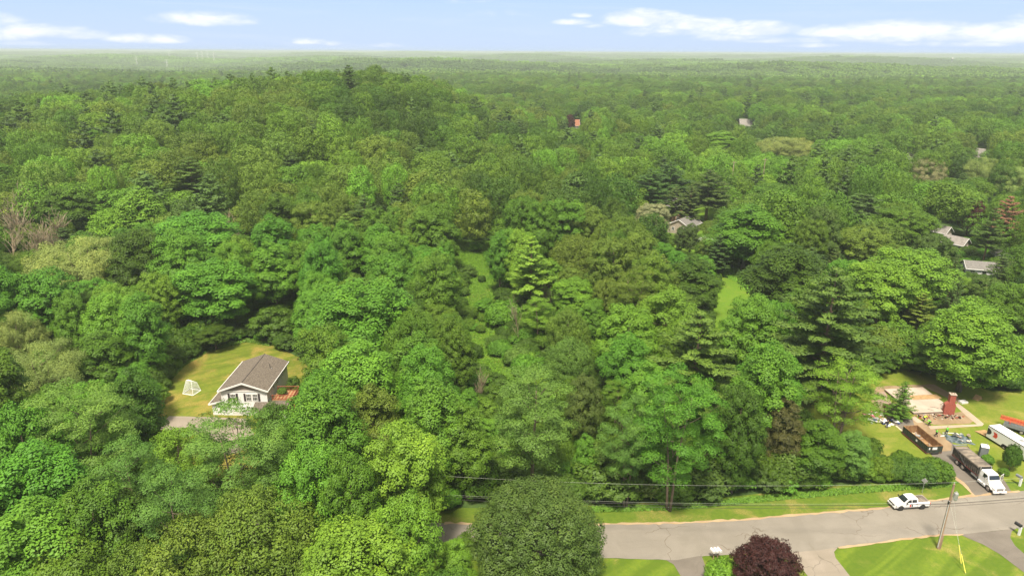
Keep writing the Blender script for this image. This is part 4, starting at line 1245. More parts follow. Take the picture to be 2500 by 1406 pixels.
while y < 11000:
    k = 1.0 + sstep(y, 2500, 9000) * 1.6
    s = 60.0 * k
    xlim = 100 + y * .92
    x = -xlim + (row % 2) * s / 2
    while x < xlim:
        xx, yy = x + wr.uniform(-.15, .15) * s, y + wr.uniform(-.15, .15) * s
        x += s
        p = 1.5 * patch(xx * .012, yy * .06) + wr.uniform(-1.0, 1.0)
        t = TONE['L' if p > 1.9 else ('M' if p > -.3 else ('D' if p < -1.3 else 'M'))]; q = wr.uniform(.8, 1.2)
        if wr.random() < .03: continue
        pts.append((xx, yy, float(hz(xx, yy)) - 1, wr.randrange(2), wr.choice([0, 1, 2, 3]) * PI / 2 + wr.uniform(-.1, .1), k, .8 + .5 * wr.random(), t[0] * q, t[1] * q, t[2] * q))
    y += s * .87; row += 1
print('STANDS', len(pts))
woods('distant_woods', pts, stands, 'hazy wooded plain reaching to the horizon')

# ------------------------------------------------------------------ air
def haze():
    m = bpy.data.materials.new('haze'); m.use_nodes = True
    nt = m.node_tree; nt.nodes.clear(); T = NT(nt)
    out = T.n('ShaderNodeOutputMaterial'); v = T.n('ShaderNodeVolumePrincipled')
    v.inputs['Color'].default_value = (.60, .64, .615, 1)
    v.inputs['Density'].default_value = HAZE
    v.inputs['Anisotropy'].default_value = 0.0
    T.l(v.outputs[0], out.inputs['Volume'])
    mb = MB(); zt = 65.0; zb = -45.0
    mb.box((0, 8400, (zt + zb) / 2), (44000, 18000, zt - zb), m)
    o = mb.build('haze'); tag(o, kind='stuff')
    o['label'] = 'pale summer haze over the distant woods'; o['category'] = 'haze'
HAZE = 0.00018
haze()
# ------------------------------------------------------------------ object materials
WHITE = mat('white_siding', (.72, .70, .69), .7, 0, .3, .8, .08, (.66, .63, .61), stretch=(1, 1, 14))
WHITE_TRIM = mat('white_trim', (.72, .69, .66), .5, 0, .4, 2, .06)
TAUPE = mat('taupe_siding', (.30, .245, .215), .8, 0, .3, 1, .1, stretch=(1, 1, 12))
SHINGLE = mat('brown_shingle', (.085, .068, .053), .95, 0, .2, 5.0, .3, (.17, .14, .11), 5, bump=.5, bscale=14, stretch=(1.0, 1.0, 1.0))
SHINGLE_G = mat('grey_shingle', (.13, .12, .11), .95, 0, .2, 3.0, .2, (.19, .175, .16), 5)
SHINGLE_P = mat('pale_shingle', (.18, .16, .145), .95, 0, .2, 2.0, .2, (.25, .225, .205), 5)
ROOF_O = mat('orange_brown_roof', (.30, .13, .075), .9, 0, .2, 2, .15)
BRICK_FAR = mat('tan_brick', (.36, .22, .15), .9, 0, .2, 3, .2)
CREAM = mat('cream_siding', (.34, .29, .23), .8, 0, .2, 3, .1)
DARKT = mat('dark_shutter', (.045, .035, .035), .6, 0, .3, 3, .1)
GLASS = glass_mat('window_glass', (.035, .045, .04), .12)
CARGLASS = glass_mat('car_glass', (.02, .026, .03), .06)
REDWOOD = mat('red_stained_wood', (.30, .085, .04), .7, 0, .3, 3, .2, stretch=(1, 6, 6))
PAINT = mat('white_car_paint', (.70, .67, .64), .28, 0, .6, .5, .03)
BLACKP = mat('black_plastic', (.025, .024, .024), .6, 0, .4, 4, .2)
RUBBER = mat('tyre_rubber', (.03, .027, .025), .9, 0, .2, 8, .2)
CHROME = mat('bright_metal', (.55, .53, .5), .3, .9, .5, 5, .05)
GREYM = mat('galvanised_metal', (.42, .41, .39), .45, .5, .5, 3, .12)
RIM_D = mat('dark_rim', (.05, .05, .05), .4, .5, .5, 3, .1)
RIM_L = mat('steel_rim', (.50, .47, .44), .5, .3, .5, 6, .2, (.25, .18, .14))
RED = mat('red_paint', (.55, .055, .03), .45, 0, .4, 3, .08)
DKRED = mat('dark_red_paint', (.16, .035, .03), .5, 0, .4, 3, .15)
TRUCKBLACK = mat('dusty_black_steel', (.045, .04, .037), .7, 0, .3, 2, .2, (.13, .105, .085), 5)
TARP = mat('worn_tarp', (.085, .07, .058), .85, 0, .3, .9, .2, (.25, .20, .15), 6, stretch=(2.0, .5, 1))
DUMPG = mat('dark_green_steel', (.028, .045, .035), .65, 0, .35, 3, .2, (.06, .05, .035), 5)
RUST = mat('rusty_steel', (.19, .09, .04), .9, 0, .2, 1.6, .3, (.30, .18, .085), 6)
BRICK = mat('red_brick', (.33, .065, .035), .9, 0, .2, 2.2, .2, (.24, .05, .03), 6)
CONC = mat('slab_concrete', (.36, .285, .225), .9, 0, .2, .35, .12, (.43, .35, .28), 7, bump=.2, bscale=4)
CONC_D = mat('stained_concrete', (.30, .22, .16), .9, 0, .2, 1, .2)
PLY = mat('plywood', (.40, .25, .12), .8, 0, .2, 2, .15)
PLANK = mat('pale_lumber', (.60, .50, .32), .8, 0, .2, 2, .1)
POLEW = mat('pole_wood', (.34, .22, .14), .9, 0, .2, 1.2, .2, (.22, .145, .10), 5, stretch=(3, 3, .4))
CONDUIT = mat('grey_conduit', (.50, .47, .44), .6, 0, .4, 3, .1)
WIRE_D = mat('black_wire', (.035, .03, .028), .6, 0, .3, 1, .1)
WIRE_L = mat('pale_wire', (.50, .50, .42), .5, .2, .4, 1, .1)
YELLOW = mat('yellow_plastic', (.75, .62, .10), .5, 0, .4, 3, .05)
BLUE = mat('blue_plastic', (.045, .075, .20), .5, 0, .4, 3, .1)
BLUE_B = mat('bright_blue', (.05, .16, .55), .5, 0, .4, 3, .1)
GREYP = mat('grey_plastic', (.17, .18, .18), .6, 0, .4, 3, .1)
LIME = mat('lime_shirt', (.14, .55, .05), .8, 0, .2, 4, .1)
YELV = mat('yellow_vest', (.50, .60, .05), .8, 0, .2, 4, .1)
DENIM = mat('dark_trousers', (.04, .05, .09), .9, 0, .2, 4, .1)
BLACKC = mat('black_cloth', (.025, .024, .028), .9, 0, .2, 4, .1)
SKIN = mat('skin', (.42, .24, .16), .6, 0, .3, 4, .05)
HAIR = mat('dark_hair', (.03, .02, .015), .8, 0, .2, 4, .1)
TARPG = mat('grey_green_tarp', (.03, .05, .055), .6, 0, .3, 1.5, .3, (.15, .18, .19), 5)
ORANGE = mat('orange_metal', (.60, .17, .07), .5, .1, .4, 4, .1)
PINK = mat('pink_plastic', (.6, .12, .22), .5, 0, .4, 4, .1)
NETM = mat('white_net', (.72, .72, .68), .8, 0, .2, 4, .05)
SHADE_SCRAP_BLACK = mat('shade_scrap_black', (.02, .018, .016), .9, 0, .1, 4, .1)  # near-black painted for shade inside door opening and wheel wells; also dark scraps


def part(mb, name, parent, **k):
    return mb.build(name, parent, **k)


def text_mesh(name, body, size, material, parent, loc, rot, extrude=.006, bold=0.0, sx=1.0):
    cu = bpy.data.curves.new(name, 'FONT'); cu.body = body; cu.size = size; cu.extrude = extrude; cu.offset = bold
    cu.align_x = 'CENTER'; cu.align_y = 'CENTER'
    o = bpy.data.objects.new(name, cu); COL.objects.link(o)
    dg = bpy.context.evaluated_depsgraph_get(); dg.update()
    me = bpy.data.meshes.new_from_object(o.evaluated_get(dg))
    bpy.data.objects.remove(o)
    me.materials.clear(); me.materials.append(material); me.name = name
    q = link(name, me, parent, loc); q.rotation_euler = rot; q.scale = (sx, 1, 1)
    return q


# ------------------------------------------------------------------ houses
def window_at(root, wx, y, z, w, h, face, shutters=True, cols=2, wallmat=None, frame=WHITE_TRIM):
    """window in a wall whose outer face is at y (face -1 looks to -y) or at x (face 'x-','x+')"""
    def B(mb, cx, cz, dx, dz, off, dep, m):
        if face in ('y-', 'y+'):
            s = -1 if face == 'y-' else 1
            mb.box((cx, y + s * off, cz), (dx, dep, dz), m)
        else:
            s = -1 if face == 'x-' else 1
            mb.box((y + s * off, cx, cz), (dep, dx, dz), m)
    fr = MB()
    t = .07
    B(fr, wx, z + h / 2 - t / 2, w, t, .03, .08, frame); B(fr, wx, z - h / 2 + t / 2, w, t, .03, .08, frame)
    B(fr, wx - w / 2 + t / 2, z, t, h - 2 * t, .03, .08, frame); B(fr, wx + w / 2 - t / 2, z, t, h - 2 * t, .03, .08, frame)
    B(fr, wx, z, w - 2 * t, .05, .03, .05, frame)
    for c in range(1, cols): B(fr, wx - w / 2 + w * c / cols, z, .035, h - 2 * t - .002, .028, .03, frame)
    B(fr, wx, z + h / 4, w - 2 * t, .025, .027, .02, frame)
    o = fr.build('window', root)
    g = MB(); B(g, wx, z, w - 2 * t, h - 2 * t, .008, .012, GLASS); g.build('pane', o)
    if shutters:
        for s in (-1, 1):
            m = MB(); B(m, wx + s * (w / 2 + .22), z, .34, h + .1, .03, .06, DARKT)
            for k in range(5): B(m, wx + s * (w / 2 + .22), z - h / 2 + h * (k + .5) / 5, .26, .03, .063, .02, DARKT)
            m.build('shutter', root)


def gable_roof(mb, x0, x1, y0, y1, ze, zr, m, trim, axis='y', th=.16, over=.0):
    """two sloping slabs; ridge runs along the axis"""
    if axis == 'y':
        xm = (x0 + x1) / 2
        for s, xe in ((-1, x0), (1, x1)):
            mb.prism([(xe, ze), (xm, zr), (xm, zr + th), (xe, ze + th)] if s < 0 else [(xm, zr), (xe, ze), (xe, ze + th), (xm, zr + th)], y0, y1, m, 'y')
    else:
        ym = (y0 + y1) / 2
        for s, ye in ((-1, y0), (1, y1)):
            mb.prism([(ye, ze), (ym, zr), (ym, zr + th), (ye, ze + th)] if s < 0 else [(ym, zr), (ye, ze), (ye, ze + th), (ym, zr + th)], x0, x1, m, 'x')


def white_house():
    root = empty('white_house', (-46.1, 105.2, -.45), R(0.4), 'white two storey house with brown shingled gable roof and dark shutters beside the dry yard', 'house')
    W2, L, ze, zr = 3.95, 11.2, 5.25, 6.75
    wl = MB()
    wl.box((0, L / 2, ze / 2), (2 * W2, L, ze), WHITE)
    wl.build('wall', root)
    g = MB(); k = (zr - ze - .12) / (W2 + .25)
    g.prism([(-W2, ze + .002), (W2, ze + .002), (0, ze + k * (W2))], -.02, .10, TAUPE, 'y')
    g.prism([(-W2, ze + .002), (W2, ze + .002), (0, ze + k * (W2))], L - .10, L, TAUPE, 'y')
    g.build('gable', root)
    band = MB(); band.box((0, -.05, ze - .06), (2 * W2, .08, .16), WHITE_TRIM)
    for s in (-1, 1): band.box((s * (W2 - .07), -.04, ze / 2 - .12), (.16, .07, ze - .3), WHITE_TRIM)
    band.build('trim', root)
    rf = MB(); gable_roof(rf, -W2 - .35, W2 + .35, -.45, L + .3, ze - .02, zr, SHINGLE, WHITE_TRIM)
    ro = rf.build('roof', root)
    fa = MB()
    for s in (-1, 1):      # rakes and eave boards
        fa.prism([(s * (W2 + .37), ze - .14), (0, zr - .12), (0, zr + .17), (s * (W2 + .37), ze + .15)], -.53, -.455, WHITE_TRIM, 'y')
        fa.box((s * (W2 + .40), L / 2 - .08, ze + .02), (.09, L + .75, .24), WHITE_TRIM)
    fa.build('fascia', ro)
    v = MB(); v.tube([(2.3, 7.2, zr - .75), (2.3, 7.2, zr + .1)], .06, BLACKP, 8); v.box((2.3, 7.2, zr - .74), (.5, .4, .04), CHROME); v.build('vent_pipe', ro)
    rg = MB(); rg.tube([(0, -.45, zr + .17), (0, L + .3, zr + .17)], .05, DARKT, 5); rg.build('ridge_cap', ro)
    window_at(root, -1.95, 0, 3.95, .95, 1.35, 'y-', True, 3)
    window_at(root, .75, 0, 3.95, .90, 1.35, 'y-', False, 3); window_at(root, 1.85, 0, 3.95, .90, 1.35, 'y-', False, 3)
    for x in (.75 - .68, 1.85 + .68):
        m = MB(); m.box((x, -.03, 3.95), (.34, .06, 1.45), DARKT)
        for q in range(5): m.box((x, -.063, 3.95 - .65 + 1.3 * (q + .5) / 5), (.26, .02, .03), DARKT)
        m.build('shutter', root)
    for yy in (3.2, 5.4, 8.0): window_at(root, yy, W2, 4.35, .7, .8, 'x+', False, 1)
    for x in (-1.2, 1.6):
        d = MB(); d.box((x, -.03, 1.1), (2.4, .06, 2.2), WHITE_TRIM)
        for q in range(4): d.box((x, -.065, .3 + q * .53), (2.3, .02, .03), DARKT)
        d.build('garage_door', root)
    # side wings: low roofs leaning against the house
    w = MB(); w.box((-W2 - .95, 4.2, 1.3), (1.9, 8.2, 2.6), WHITE); w.build('wall', root)
    r2 = MB(); r2.prism([(-W2 - .003, 3.3), (-W2 - .003, 3.16), (-W2 - 2.3, 2.56), (-W2 - 2.3, 2.70)], -.15, 8.6, SHINGLE, 'y'); r2.prism([(-W2 - .01, 3.34), (-W2 - .01, 3.06), (-W2 - 2.36, 2.46), (-W2 - 2.36, 2.74)], -.24, -.155, WHITE_TRIM, 'y')
    r2.box((-W2 - 2.36, 4.2, 2.62), (.09, 8.9, .2), WHITE_TRIM); r2.build('side_roof', root)
    r3 = MB()
    a = [(W2 - 2.2, -2.1, 2.45), (W2 + 3.6, -2.1, 2.45), (W2 + 3.6, 1.4, 3.15), (W2 - .0, .0, 3.1), (W2 - 2.2, -.0, 3.05)]
    b_ = [(p[0], p[1], p[2] - .14) for p in a]
    r3.add(a + b_, [(0, 1, 2, 3, 4), (9, 8, 7, 6, 5)] + [(i, i + 5, (i + 1) % 5 + 5, (i + 1) % 5) for i in range(5)], SHINGLE)
    r3.build('side_roof', root)
    w = MB(); w.box((W2 + 1.75, -.2, 1.15), (3.48, 3.0, 2.3), WHITE); w.build('wall', root)


white_house()


def deck():
    o = empty('wooden_deck', (-39.7, 107.4, -.45), R(1), 'red stained raised wooden deck on the right side of the white house', 'deck')
    f = MB(); f.box((0, 0, 3.15), (3.9, 3.4, .12), PLY)
    for i in range(13): f.box((-1.8 + i * .3, 0, 3.215), (.26, 3.36, .012), REDWOOD if i % 2 else PLY)
    f.build('deck_floor', o)
    for x in (-1.85, 1.85):
        for y in (-1.6, 1.6):
            p = MB(); p.box((x, y, 2.05), (.14, .14, 4.2), REDWOOD); p.build('post', o)
    def rail(a, b):
        a = Vector(a); b = Vector(b); m = MB()
        for z in (3.35, 4.15): m.tube([a + Vector((0, 0, z)), b + Vector((0, 0, z))], .05, REDWOOD, 4)
        n = int((b - a).length / .2)
        for i in range(n + 1):
            p = a.lerp(b, i / n); m.tube([p + Vector((0, 0, 3.3)), p + Vector((0, 0, 4.15))], .025, REDWOOD, 4)
        m.build('railing', o)
    rail((-1.85, -1.65, 0), (1.9, -1.65, 0)); rail((1.9, -1.65, 0), (1.9, 1.65, 0)); rail((1.9, 1.65, 0), (-1.85, 1.65, 0))
deck()


def planter_bush(kind, p, h, w, tone, label, var=None, name=None):
    r_ = plant(kind, p[0], p[1], h, w, tone, label, var=var)
    if len(p) > 2 and p[2]: r_.location.z = p[2]
    return r_
planter_bush('bush', (-40.4, 107.6, 2.77), 1.3, 1.7, 'O', 'dry potted plant on the red wooden deck', 'bush_b')
planter_bush('bush', (-39.6, 111.6), 4.2, 3.4, 'D', 'dark rounded shrub behind the red deck', 'bush_a')


def net_frame():
    p = P(467, 957)
    o = empty('batting_net', (p.x, p.y, 0), R(-14), 'white net stretched on a tube frame standing on the dry lawn', 'net')
    W, D, H = 2.1, 2.0, 2.3
    f = MB()
    base = [(-W / 2, -D / 2, .06), (W / 2 + .2, -D / 2 - .1, .06), (W / 2 + .25, D / 2, .06), (-W / 2 - .1, D / 2, .06)]
    top = [(-W / 2 + .25, .1, H), (W / 2 - .75, .1, H), (W / 2 - .2, D / 2 - .2, H * .75), (-W / 2 + .1, D / 2 - .2, H * .9)]
    for a, b in zip(base, base[1:] + base[:1]): f.tube([a, b], .07, NETM, 6)
    for a, b in zip(top, top[1:] + top[:1]): f.tube([a, b], .035, NETM, 6)
    for a, b in zip(base, top): f.tube([a, b], .035, NETM, 6)
    f.build('frame', o)
    n = MB()
    for i in range(4):
        a0, a1, b0, b1 = [Vector(q) for q in (base[i], base[(i + 1) % 4], top[i], top[(i + 1) % 4])]
        for k in range(1, 12):
            t = k / 12; n.tube([a0.lerp(a1, t), b0.lerp(b1, t)], .011, NETM, 3, cap=False); n.tube([a0.lerp(b0, t), a1.lerp(b1, t)], .011, NETM, 3, cap=False)
    for k in range(1, 10):
        t = k / 10; a0, a1, b0, b1 = [Vector(q) for q in (top[0], top[1], top[3], top[2])]
        n.tube([a0.lerp(a1, t), b0.lerp(b1, t)], .012, NETM, 3, cap=False); n.tube([a0.lerp(b0, t), a1.lerp(b1, t)], .012, NETM, 3, cap=False)
    n.build('net', o)
net_frame()


def gable_house(name, px, py, rz, w, l, hw, hr, wall, roofm, label, cat='house', axis='y', windows=2, door=True, chimney=None, over=.4, trim=WHITE_TRIM, zoff=0):
    p = P(px, py)
    o = empty(name, (p.x, p.y, p.z + zoff), R(rz), label, cat)
    b = MB(); b.box((0, l / 2, hw / 2), (w, l, hw), wall)
    if axis == 'y':
        b.prism([(-w / 2, hw + .001), (w / 2, hw + .001), (0, hr - .12)], 0, l, wall, 'y')
    else:
        b.prism([(0, hw + .001), (l, hw + .001), (l / 2, hr - .12)], -w / 2, w / 2, wall, 'x')
    b.build('wall', o)
    r_ = MB()
    if axis == 'y': gable_roof(r_, -w / 2 - over, w / 2 + over, -over, l + over, hw - .1, hr, roofm, trim, 'y')
    else: gable_roof(r_, -w / 2 - over, w / 2 + over, -over, l + over, hw - .1, hr, roofm, trim, 'x')
    ro = r_.build('roof', o)
    f = MB()
    if axis == 'y':
        for s in (-1, 1): f.box((s * (w / 2 + over + .04), l / 2, hw - .02), (.08, l + 2 * over, .22), trim)
        for s in (-1, 1): f.prism([(s * (w / 2 + over), hw - .16), (0, hr - .08), (0, hr + .17), (s * (w / 2 + over), hw + .08)], -over - .08, -over - .005, trim, 'y')
    else:
        for yy in (-over - .04, l + over + .04): f.box((0, yy, hw - .02), (w + 2 * over, .08, .22), trim)
        for s in (-1, 1): f.prism([(-over, hw - .16), (l / 2, hr - .08), (l / 2, hr + .17), (-over, hw + .08)], s * (w / 2 + over + .04) - .035, s * (w / 2 + over + .04) + .035, trim, 'x')
    f.build('fascia', ro)
    if chimney:
        c = MB(); c.box((chimney[0], chimney[1], hr + .1), (.8, .8, 2.2), BRICK_FAR); c.build('chimney', ro)
    for i in range(windows):
        window_at(o, -w / 2 + w * (i + .5) / windows, 0, hw * .62 if hw < 3.4 else hw * .72, min(1.2, w / windows * .5), 1.25, 'y-', False, 2)
        if hw > 4: window_at(o, -w / 2 + w * (i + .5) / windows, 0, hw * .25, min(1.2, w / windows * .5), 1.25, 'y-', False, 2)
    for s in ('x-', 'x+'):
        for yy in (l * .3, l * .7): window_at(o, yy, (w / 2) * (-1 if s == 'x-' else 1), hw * .62 if hw < 3.4 else hw * .72, 1.0, 1.2, s, False, 2)
    if door:
        d = MB(); d.box((w * .02, -.03, 1.05), (1.0, .06, 2.1), DARKT); dd = d.build('door', o)
        k = MB(); k.box((w * .02 + .38, -.075, 1.0), (.06, .04, .06), CHROME); k.build('handle', dd)
    return o


gable_house('brick_house', 1668, 540, 28, 9, 12, 5.4, 8.0, BRICK_FAR, SHINGLE_G, 'tan brick two storey house half hidden behind thin pine trunks', axis='y', windows=3)
gable_house('bungalow', 1655, 572, -38, 8.0, 10, 2.9, 5.2, CREAM, SHINGLE_G, 'small grey roofed bungalow with cream walls and a patio in the woods', axis='y', windows=2)
gable_house('red_shed', 1728, 604, 10, 4, 3.5, 2.2, 2.7, mat('barn_red', (.30, .05, .035), .8), WHITE_TRIM, 'red shed with a pale flat roof right of the bungalow', 'shed', windows=1)
gable_house('ranch_house', 2399, 682, -17, 8.6, 6.0, 2.8, 4.3, WHITE, SHINGLE_G, 'white ranch house with grey roof and dark shutters on the right side of the woods', axis='x', windows=3)
gable_house('white_garage', 2449, 652, -17, 4.5, 5, 3.2, 4.3, WHITE_TRIM, SHINGLE_G, 'white garage behind the dark spruce at the right', 'garage', windows=1)
gable_house('pale_roofed_house', 2312, 590, 34, 4.8, 6, 3.0, 5.0, CREAM, SHINGLE_P, 'house with a pale peaked roof showing between trees, upper of two', axis='y', windows=2)
gable_house('pale_roofed_house', 2354, 620, 34, 4.8, 6.5, 3.0, 5.0, CREAM, SHINGLE_P, 'house with a weathered pale roof above the ranch house, lower of two', axis='y', windows=2)
gable_house('orange_roofed_house', 1403, 319, 4, 8, 8, 3.6, 8.4, CREAM, ROOF_O, 'distant house with orange brown roof beside a purple tree', axis='x', windows=3)
gable_house('grey_roofed_house', 1824, 318, -6, 11, 9, 3.2, 8.2, CREAM, SHINGLE_P, 'distant house with grey roof and brick chimney', axis='x', windows=3, chimney=(4.2, 5))
gable_house('tan_house', 2402, 402, 30, 9, 9, 3.6, 8.5, CREAM, SHINGLE_P, 'distant tan house with a bare pale gable at the upper right', axis='y', windows=2)
gable_house('tan_roofed_house', 2236, 403, -12, 9, 8, 3.0, 6.4, CREAM, SHINGLE_P, 'distant low house with a tan roof beside a dark purple tree', axis='x', windows=2)
gable_house('pale_house', 1905, 402, 15, 9, 8, 3.4, 7.0, CREAM, SHINGLE_P, 'distant pale house under the pair of willows', axis='x', windows=2)
gable_house('garden_shed', 1996, 953, 20, 3.6, 3.4, 2.3, 2.9, CREAM, SHINGLE_P, 'tan garden shed beside the feathery honey locust', 'shed', axis='x', windows=0)

pt = P(1640, 578)
sheet('patio', [Vector((pt.x - 4.5, pt.y - 3, 0)), Vector((pt.x + 4, pt.y - 3.5, 0)), Vector((pt.x + 4, pt.y + 3, 0)), Vector((pt.x - 4, pt.y + 3, 0))], CONCRETE, .08)


def slide(px, py, col, label):
    p = P(px, py); o = empty('play_slide', (p.x, p.y, p.z), R(30), label, 'slide')
    m = MB(); m.prism([(-1.3, .1), (-1.1, .1), (1.0, 1.7), (1.4, 1.7), (1.4, 1.85), (.95, 1.85)], -.3, .3, col, 'y'); m.build('chute', o)
    m = MB()
    for y in (-.3, .3):
        m.tube([(1.7, y, 0), (1.3, y, 1.8)], .05, CHROME, 5); m.tube([(1.2, y, 0), (1.3, y, 1.8)], .05, CHROME, 5)
    for k in range(4): m.tube([(1.63 - .08 * k, -.3, .35 + .38 * k), (1.63 - .08 * k, .3, .35 + .38 * k)], .03, CHROME, 5)
    m.build('ladder', o)
slide(1636, 592, BLUE_B, 'blue play slide on the grass below the bungalow')
slide(1669, 584, PINK, 'pink play slide beside the bungalow')
p = P(1660, 600); o = empty('picnic_table', (p.x, p.y, p.z), R(25), 'orange wooden picnic table on the grass below the bungalow', 'table')
m = MB(); m.box((0, 0, .75), (2.4, .9, .08), PLY); m.build('tabletop', o)
for s in (-1, 1):
    m = MB(); m.box((0, s * .8, .45), (2.4, .3, .06), PLY); m.build('bench', o)
    m = MB(); m.tube([(s * .8, -.7, 0), (s * .8, .15, .7)], .05, PLY, 4); m.tube([(s * .8 + .12, .7, 0), (s * .8 + .12, -.15, .7)], .05, PLY, 4); m.build('leg', o)

# ------------------------------------------------------------------ building site
def axis_frame(pa, pb):
    """origin and heading (x axis from a to b) of something lying between two ground points"""
    d = pb - pa
    return math.atan2(d.y, d.x), d.length


def slab():
    c = [P(2159, 950, .42), P(2253, 945, .42), P(2331, 1003, .42), P(2231, 1008, .42)]
    o = empty('concrete_slab', (c[3].x, c[3].y, 0), 0, 'bare concrete house slab left after demolition, beside the brick chimney', 'slab')
    inv = Vector((c[3].x, c[3].y, 0))
    def quad(z0, z1, grow_, m, nm):
        mb = MB(); cc = sum(c, Vector()) / 4
        pts = [((p - cc) * grow_ + cc - inv) for p in c]
        mb.prism([(p.x, p.y) for p in pts], z0, z1, m, 'z'); return mb.build(nm, o)
    quad(0, .34, .985, CONC_D, 'foundation'); quad(.344, .46, 1.0, CONC, 'floor')
    q = P(2258, 969, .46) - inv
    m = MB(); m.box((q.x, q.y, .478), (5.6, 1.6, .03), PLY, rot=Matrix.Rotation(R(6), 3, 'Z')); m.build('plywood_sheet', o)
    g_ = random.Random(4)
    for (a, b) in ((2286, 995), (2272, 1000), (2275, 993), (2300, 985)):
        q = P(a, b, .46) - inv
        m = MB(); m.box((q.x, q.y, .475), (g_.uniform(.5, 1.6), .08, .02), BLACKP, rot=Matrix.Rotation(g_.uniform(-1, 1), 3, 'Z')); m.build('cable_scrap', o)
slab()
c = [P(2128, 962, .2), P(2160, 955, .2), P(2178, 985, .2), P(2185, 1000, .2), P(2150, 1000, .2)]
o = empty('garage_floor', (c[0].x, c[0].y, 0), 0, 'broken lower floor slab left of the concrete slab', 'slab')
m = MB(); m.prism([(p.x - c[0].x, p.y - c[0].y) for p in c[::-1]], 0, .2, CONC_D, 'z'); m.build('floor', o)
for k, (a, b) in enumerate(((2165, 997), (2172, 1001), (2180, 996))):
    q = P(a, b); m = MB(); m.box((q.x - c[0].x, q.y - c[0].y, .45), (1.5, .5, .7), [DKRED, CONC_D, CONC_D][k], rot=Matrix.Rotation(.2 * k, 3, 'Z')); m.build('wall_stub', o)


def brick_mat():
    m = bpy.data.materials.new('chimney_brick'); m.use_nodes = True
    T = NT(m.node_tree); b = m.node_tree.nodes['Principled BSDF']
    tc = T.n('ShaderNodeTexCoord'); bt = T.n('ShaderNodeTexBrick')
    sp = T.n('ShaderNodeSeparateXYZ'); T.l(tc.outputs['Object'], sp.inputs[0]); cb = T.n('ShaderNodeCombineXYZ')
    T.l(T.m('ADD', sp.outputs[0], sp.outputs[1]), cb.inputs[0]); T.l(sp.outputs[2], cb.inputs[1]); T.l(cb.outputs[0], bt.inputs['Vector'])
    bt.inputs['Color1'].default_value = (.33, .055, .03, 1); bt.inputs['Color2'].default_value = (.22, .04, .025, 1); bt.inputs['Mortar'].default_value = (.33, .15, .11, 1)
    bt.inputs['Scale'].default_value = 4.2; bt.inputs['Mortar Size'].default_value = .018
    T.l(bt.outputs[0], b.inputs['Base Color']); b.inputs['Roughness'].default_value = .9
    return m


CB = brick_mat()
p = P(2315, 1012)
o = empty('brick_chimney', (p.x, p.y, 0), R(-12), 'free standing red brick chimney at the corner of the concrete slab', 'chimney')
m = MB(); m.box((0, .35, 1.15), (2.15, 1.0, 2.3), CB); m.prism([(-1.075, 2.302), (1.075, 2.302), (.72, 2.9), (-.42, 2.9)], -.15, .85, CB, 'y'); m.box((.15, .35, 3.75), (1.14, .96, 1.7), CB); m.build('stack', o)
m = MB(); m.box((.15, .35, 4.67), (1.34, 1.16, .14), CONC); m.build('cap', o)
for k in range(2):
    m = MB(); m.tube([(-.1 + k * .5, .35, 4.7), (-.1 + k * .5, .35, 4.95)], .14, CONC_D, 8); m.build('flue', o)


o.scale = (.80, .82, .84)


def rubble(name, px, py, rx, ry, n, mats, label, hgt=.3, smax=.7, cat='debris', seed=3, rz=0):
    p = P(px, py); g_ = random.Random(seed); mb = MB()
    for i in range(n):
        a = g_.uniform(0, 6.28); r_ = math.sqrt(g_.random())
        s = g_.uniform(.15, smax)
        mb.box((math.cos(a) * r_ * rx, math.sin(a) * r_ * ry, g_.uniform(.02, hgt) * (1.2 - r_)), (s, s * g_.uniform(.15, .8), g_.uniform(.02, .16)), g_.choice(mats),
               rot=Matrix.Rotation(g_.uniform(0, 6.28), 3, 'Z') @ Matrix.Rotation(g_.uniform(-.4, .4), 3, 'X'))
    o = mb.build(name, None, loc=(p.x, p.y, .05), rz=rz)
    return tag(o, label, cat, None, 'stuff')
rubble('rubble', 2292, 1018, 4.4, 1.0, 160, [CONC_D, BRICK, CONC, SHADE_SCRAP_BLACK], 'brick rubble in the bed in front of the slab', .35, .35)
rubble('debris', 2157, 1030, 2.6, 1.2, 34, [WHITE_TRIM, CONC, GREYM, BLUE, SHADE_SCRAP_BLACK, WHITE_TRIM], 'white scraps of siding piled at the head of the driveway', .8, 1.3, seed=8)
rubble('debris', 2128, 1012, 1.8, 1.2, 30, [WHITE_TRIM, PINK, CONC], 'small pile of pale scraps under the honey locust', .4, .7, seed=9)


